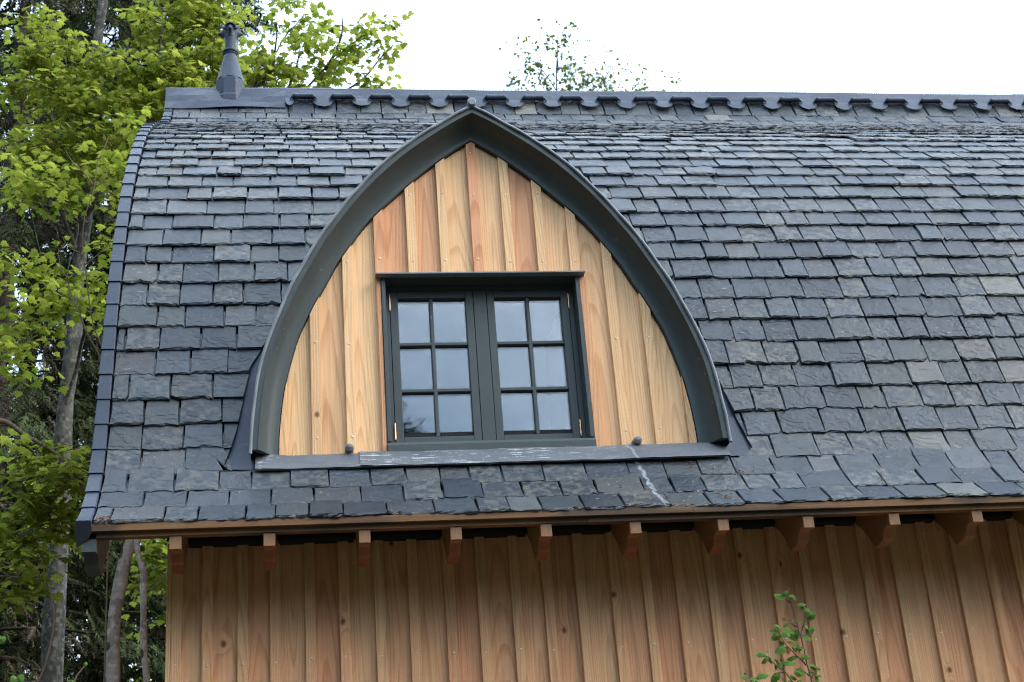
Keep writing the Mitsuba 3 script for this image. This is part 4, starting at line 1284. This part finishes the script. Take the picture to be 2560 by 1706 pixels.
branches(k, brs, .011, 'twig_dark', 80)
P = np.array(P)
low = P[:, 2] < 13.75
extra = np.stack([gen.uniform(4.0, 6.25, 460), gen.normal(13.24, .2, 460), 13.1 + np.abs(gen.normal(0, .22, 460))], -1)
extra = extra[meshkit.noise(extra * 4.0, 3) > .5]
P = np.vstack([P, extra])
crown(k, scatter(*OVAL, P, rotations(len(P), .8, gen, .3), gen.uniform(.035, .075, len(P))), 'sparse_leaf')
add(f'{k}__twig', cat(TW), 'twig_dark', kind='stuff')

# trees on the camera's side of the clearing: they close the horizon and one is mirrored in the lower left pane
gen = np.random.default_rng(60)


def pine(label, x, y, h, seed):
    k = tree('pine_tree', label)
    g = np.random.default_rng(seed)
    trunk(k, [(x, y, GZ - .1), (x + .1, y, h * .5), (x, y, h - .3)], .16, .03, 'bark_dark', seed=seed, amp=.05)
    P, R, S = [], [], []
    for i in range(46):
        t = (i + g.random()) / 46
        z = GZ + (h - GZ) * (.35 + .65 * t)
        L = (.35 + 2.0 * (1 - t)) * g.uniform(.5, 1.1)
        az = g.uniform(0, 6.28)
        u = g.uniform(.4, 1, 30)
        P.append(np.array([x, y, z]) + np.c_[np.cos(az) * u * L, np.sin(az) * u * L, .35 * u * u * L] + g.normal(0, .12, (30, 3)))
        R.append(rotations(30, .8, g, -.5)); S.append(g.uniform(.22, .42, 30))
    crown(k, scatter(*SPRAYS[0], np.vstack(P), np.vstack(R), np.concatenate(S)), 'conifer_needle')


pine('pine behind the camera, mirrored dark in the lower left window pane', 2.75, -20.0, 10.3, 61)
def wood_edge(label, x, y, z1, rad, seed):
    g = np.random.default_rng(seed)
    k = tree('broadleaf_tree', label, group='broadleaf trees closing the clearing round the house')
    trunk(k, [(x, y, GZ - .1), (x + .2, y, z1 * .4), (x, y, z1 - 1)], .20, .04, 'bark_dark', seed=seed, amp=.1)
    c = g.normal(0, 1, (90, 3)); c /= np.linalg.norm(c, axis=1, keepdims=True)
    c = c * g.uniform(.45, 1, (90, 1)) * np.array([rad, rad, (z1 + 1.2) / 2]) + np.array([x, y, (z1 - 1.2) / 2])
    pos = c[g.integers(0, 90, 5200)] + g.normal(0, .55, (5200, 3))
    crown(k, scatter(*OVAL, pos, rotations(5200, .6, g, .4), g.uniform(.34, .62, 5200)), 'edge_leaf')


EDGE = [(-98, 15, 15, 'beside the gable, outside the picture on the left'), (-84, 15.5, 15.5, 'left of the house corner'), (-70, 16, 16, 'left of the camera, third along'), (-56, 17.5, 16, 'left of the camera, fourth along'), (-42, 19, 15, 'behind the camera on its far left'),
        (-29, 20, 13.5, 'behind the camera on its left'), (-17.5, 23, 9.6, 'behind the camera, low, just left of the pine'), (-6, 26, 9.4, 'behind the camera, low, behind the pine'), (6, 26, 9.6, 'behind the camera, low, right of the pine'), (18, 24, 10.2, 'behind the camera, low, farther right of the pine'),
        (30, 21, 12.0, 'behind the camera on its right'), (43, 20, 12.0, 'behind the camera on its far right'), (56, 20, 11.0, 'right of the camera'), (69, 22, 9.0, 'right of the camera, last along the clearing')]
for i, (a, d_, z1, w) in enumerate(EDGE):
    wood_edge(f'leafy tree closing the clearing {w}', 2 + d_ * math.sin(math.radians(a)), -d_ * math.cos(math.radians(a)), z1, 3.9, 70 + i)

# ------------------------------------------------------------------ alder sapling in front of the wall
k = tree('alder_sapling', 'young alder with small round green leaves in front of the wall, lower right', 'sapling')
SY = -0.61
STEM = [[2.65, 1.562], [2.649, 1.541], [2.65, 1.52], [2.652, 1.494], [2.658, 1.458], [2.663, 1.423], [2.665, 1.388], [2.673, 1.353], [2.675, 1.318], [2.68, 1.278], [2.682, 1.235], [2.688, 1.198], [2.691, 1.156], [2.693, 1.119], [2.70, .6], [2.72, -.4], [2.73, GZ - .05]]
BR = [[[2.681, 1.229], [2.66, 1.25], [2.632, 1.283], [2.603, 1.321], [2.583, 1.363]], [[2.674, 1.356], [2.691, 1.39], [2.703, 1.421], [2.708, 1.45]], [[2.691, 1.393], [2.716, 1.427]], [[2.662, 1.394], [2.64, 1.407], [2.627, 1.422]], [[2.648, 1.498], [2.629, 1.515]], [[2.695, 1.05], [2.623, 1.139], [2.607, 1.166], [2.579, 1.197], [2.562, 1.223], [2.536, 1.247], [2.521, 1.262]], [[2.69, .85], [2.50, 1.03], [2.444, 1.131], [2.435, 1.17], [2.422, 1.193], [2.422, 1.216]], [[2.61, 1.304], [2.587, 1.309]], [[2.579, 1.2], [2.553, 1.201]], [[2.686, 1.184], [2.667, 1.196]], [[2.693, 1.175], [2.705, 1.186]]]
LV = [[2.63, 1.517, 2.587, 1.536], [2.627, 1.521, 2.622, 1.546], [2.65, 1.523, 2.642, 1.518], [2.657, 1.527, 2.672, 1.499], [2.67, 1.484, 2.706, 1.486], [2.708, 1.455, 2.694, 1.479], [2.71, 1.453, 2.728, 1.474], [2.711, 1.425, 2.75, 1.446], [2.709, 1.433, 2.735, 1.43], [2.627, 1.423, 2.618, 1.439], [2.632, 1.413, 2.607, 1.398], [2.638, 1.415, 2.651, 1.424], [2.664, 1.406, 2.68, 1.406], [2.681, 1.405, 2.692, 1.409], [2.693, 1.394, 2.72, 1.386], [2.72, 1.386, 2.704, 1.357], [2.732, 1.385, 2.714, 1.366], [2.601, 1.373, 2.652, 1.389], [2.59, 1.368, 2.611, 1.35], [2.582, 1.38, 2.568, 1.402], [2.588, 1.38, 2.591, 1.397], [2.574, 1.38, 2.545, 1.386], [2.58, 1.363, 2.547, 1.343], [2.614, 1.353, 2.635, 1.358], [2.634, 1.366, 2.667, 1.35], [2.657, 1.38, 2.651, 1.342], [2.677, 1.341, 2.715, 1.341], [2.682, 1.353, 2.701, 1.358], [2.608, 1.326, 2.636, 1.329], [2.632, 1.317, 2.671, 1.321], [2.631, 1.309, 2.651, 1.288], [2.644, 1.297, 2.672, 1.308], [2.653, 1.299, 2.688, 1.305], [2.647, 1.297, 2.666, 1.287], [2.587, 1.309, 2.548, 1.284], [2.587, 1.314, 2.589, 1.336], [2.645, 1.262, 2.606, 1.27], [2.641, 1.274, 2.657, 1.268], [2.667, 1.271, 2.696, 1.257], [2.669, 1.267, 2.66, 1.247], [2.506, 1.283, 2.472, 1.286], [2.513, 1.285, 2.499, 1.275], [2.516, 1.288, 2.523, 1.298], [2.522, 1.268, 2.493, 1.259], [2.528, 1.273, 2.547, 1.261], [2.544, 1.256, 2.565, 1.243], [2.552, 1.232, 2.585, 1.239], [2.547, 1.238, 2.562, 1.223], [2.576, 1.24, 2.626, 1.246], [2.566, 1.249, 2.58, 1.262], [2.568, 1.223, 2.585, 1.217], [2.553, 1.201, 2.516, 1.169], [2.589, 1.202, 2.61, 1.19], [2.565, 1.181, 2.589, 1.166], [2.604, 1.188, 2.635, 1.178], [2.618, 1.201, 2.648, 1.186], [2.636, 1.209, 2.66, 1.225], [2.642, 1.206, 2.674, 1.204], [2.638, 1.2, 2.664, 1.196], [2.588, 1.162, 2.618, 1.162], [2.627, 1.164, 2.655, 1.16], [2.693, 1.229, 2.737, 1.221], [2.701, 1.223, 2.731, 1.213], [2.705, 1.186, 2.701, 1.206], [2.706, 1.18, 2.732, 1.162], [2.708, 1.18, 2.724, 1.183], [2.42, 1.179, 2.396, 1.203], [2.425, 1.185, 2.455, 1.178], [2.422, 1.205, 2.408, 1.211], [2.422, 1.213, 2.42, 1.223], [2.458, 1.192, 2.501, 1.198], [2.46, 1.183, 2.483, 1.202], [2.449, 1.17, 2.465, 1.18]]
gen = np.random.default_rng(90)
sp_ = np.array([(x, SY, z) for x, z in STEM])
add(f'{k}__stem', tube(smooth_path(sp_, 60), np.linspace(.0018, .011, 60), 8), 'twig_dark', smooth=60)
for b in BR:
    p = np.array([(x, SY + gen.normal(0, .006), z) for x, z in b])
    add(f'{k}__branch', tube(smooth_path(p, 14), np.linspace(.0034, .0013, 14), 6), 'twig_dark', smooth=60)


def toothed_leaf(L, w, seed):
    r = random.Random(seed)
    n = 22
    V = [(0.5 * L, 0, 0.004)]
    for i in range(n):
        t = 2 * math.pi * i / n
        x = .5 - .5 * math.cos(t)
        y = w * math.sin(t) * (1 + .15 * math.cos(t)) * (1 + (.09 if i % 2 else -.05))
        z = -.16 * abs(y) * 2 - .20 * x * x + .03 * math.sin(7 * x) * abs(y) * 2
        V.append((x * L, y * L, z * L))
    return np.array(V), np.array([(0, 1 + i, 1 + (i + 1) % n) for i in range(n)])


for i, (xa, za, xb, zb) in enumerate(LV):
    a = np.array([xa, SY + gen.normal(0, .01), za])
    d = np.array([xb - xa, gen.normal(0, .014), zb - za])
    L = np.linalg.norm(d)
    d /= L
    up = np.array([gen.normal(0, .45), -.75 + gen.normal(0, .3), .75])
    up -= d * (up @ d); up /= np.linalg.norm(up)
    tv, tf = toothed_leaf(L * 1.04, gen.uniform(.36, .46), i)
    v = tv @ np.stack([d, np.cross(up, d), up], 0) + a
    add(f'{k}__leaf', (v, tf), 'alder_leaf', uv=np.c_[np.full(len(v), i + .5), np.full(len(v), .5)])

# shoots of a shrub that reach into the picture at the lower left
k = tree('shrub', 'shrub shoots with small opening leaves poking in at the lower left corner', 'shrub')
for pts in ([(-.50, -1.56, .4), (-.44, -1.56, 1.05), (-.415, -1.56, 1.22), (-.405, -1.56, 1.255)], [(-.30, -1.56, .4), (-.33, -1.56, .95), (-.342, -1.56, 1.11)], [(-.22, -1.56, .4), (-.175, -1.56, 1.0), (-.16, -1.56, 1.10), (-.128, -1.56, 1.150)]):
    add(f'{k}__stem', tube(smooth_path(pts, 20), np.linspace(.0045, .0022, 20), 7), 'twig_brown', smooth=60)
for i, (x, z, dx, dz) in enumerate([(-.407, 1.24, .012, .016), (-.402, 1.235, -.004, .022), (-.343, 1.10, -.012, .022), (-.341, 1.10, .010, .024), (-.16, 1.098, -.016, .004), (-.128, 1.148, .004, .010)]):
    d = np.array([dx, -.004, dz]); L = np.linalg.norm(d); d /= L
    up = np.array([.2, -.8, .5]); up -= d * (up @ d); up /= np.linalg.norm(up)
    tv, tf = toothed_leaf(L * 1.25, .40, 300 + i)
    add(f'{k}__leaf', (tv @ np.stack([d, np.cross(up, d), up], 0) + np.array([x, -1.56, z]), tf), 'alder_leaf', uv=np.c_[np.full(len(tv), i + .5), np.full(len(tv), .5)])
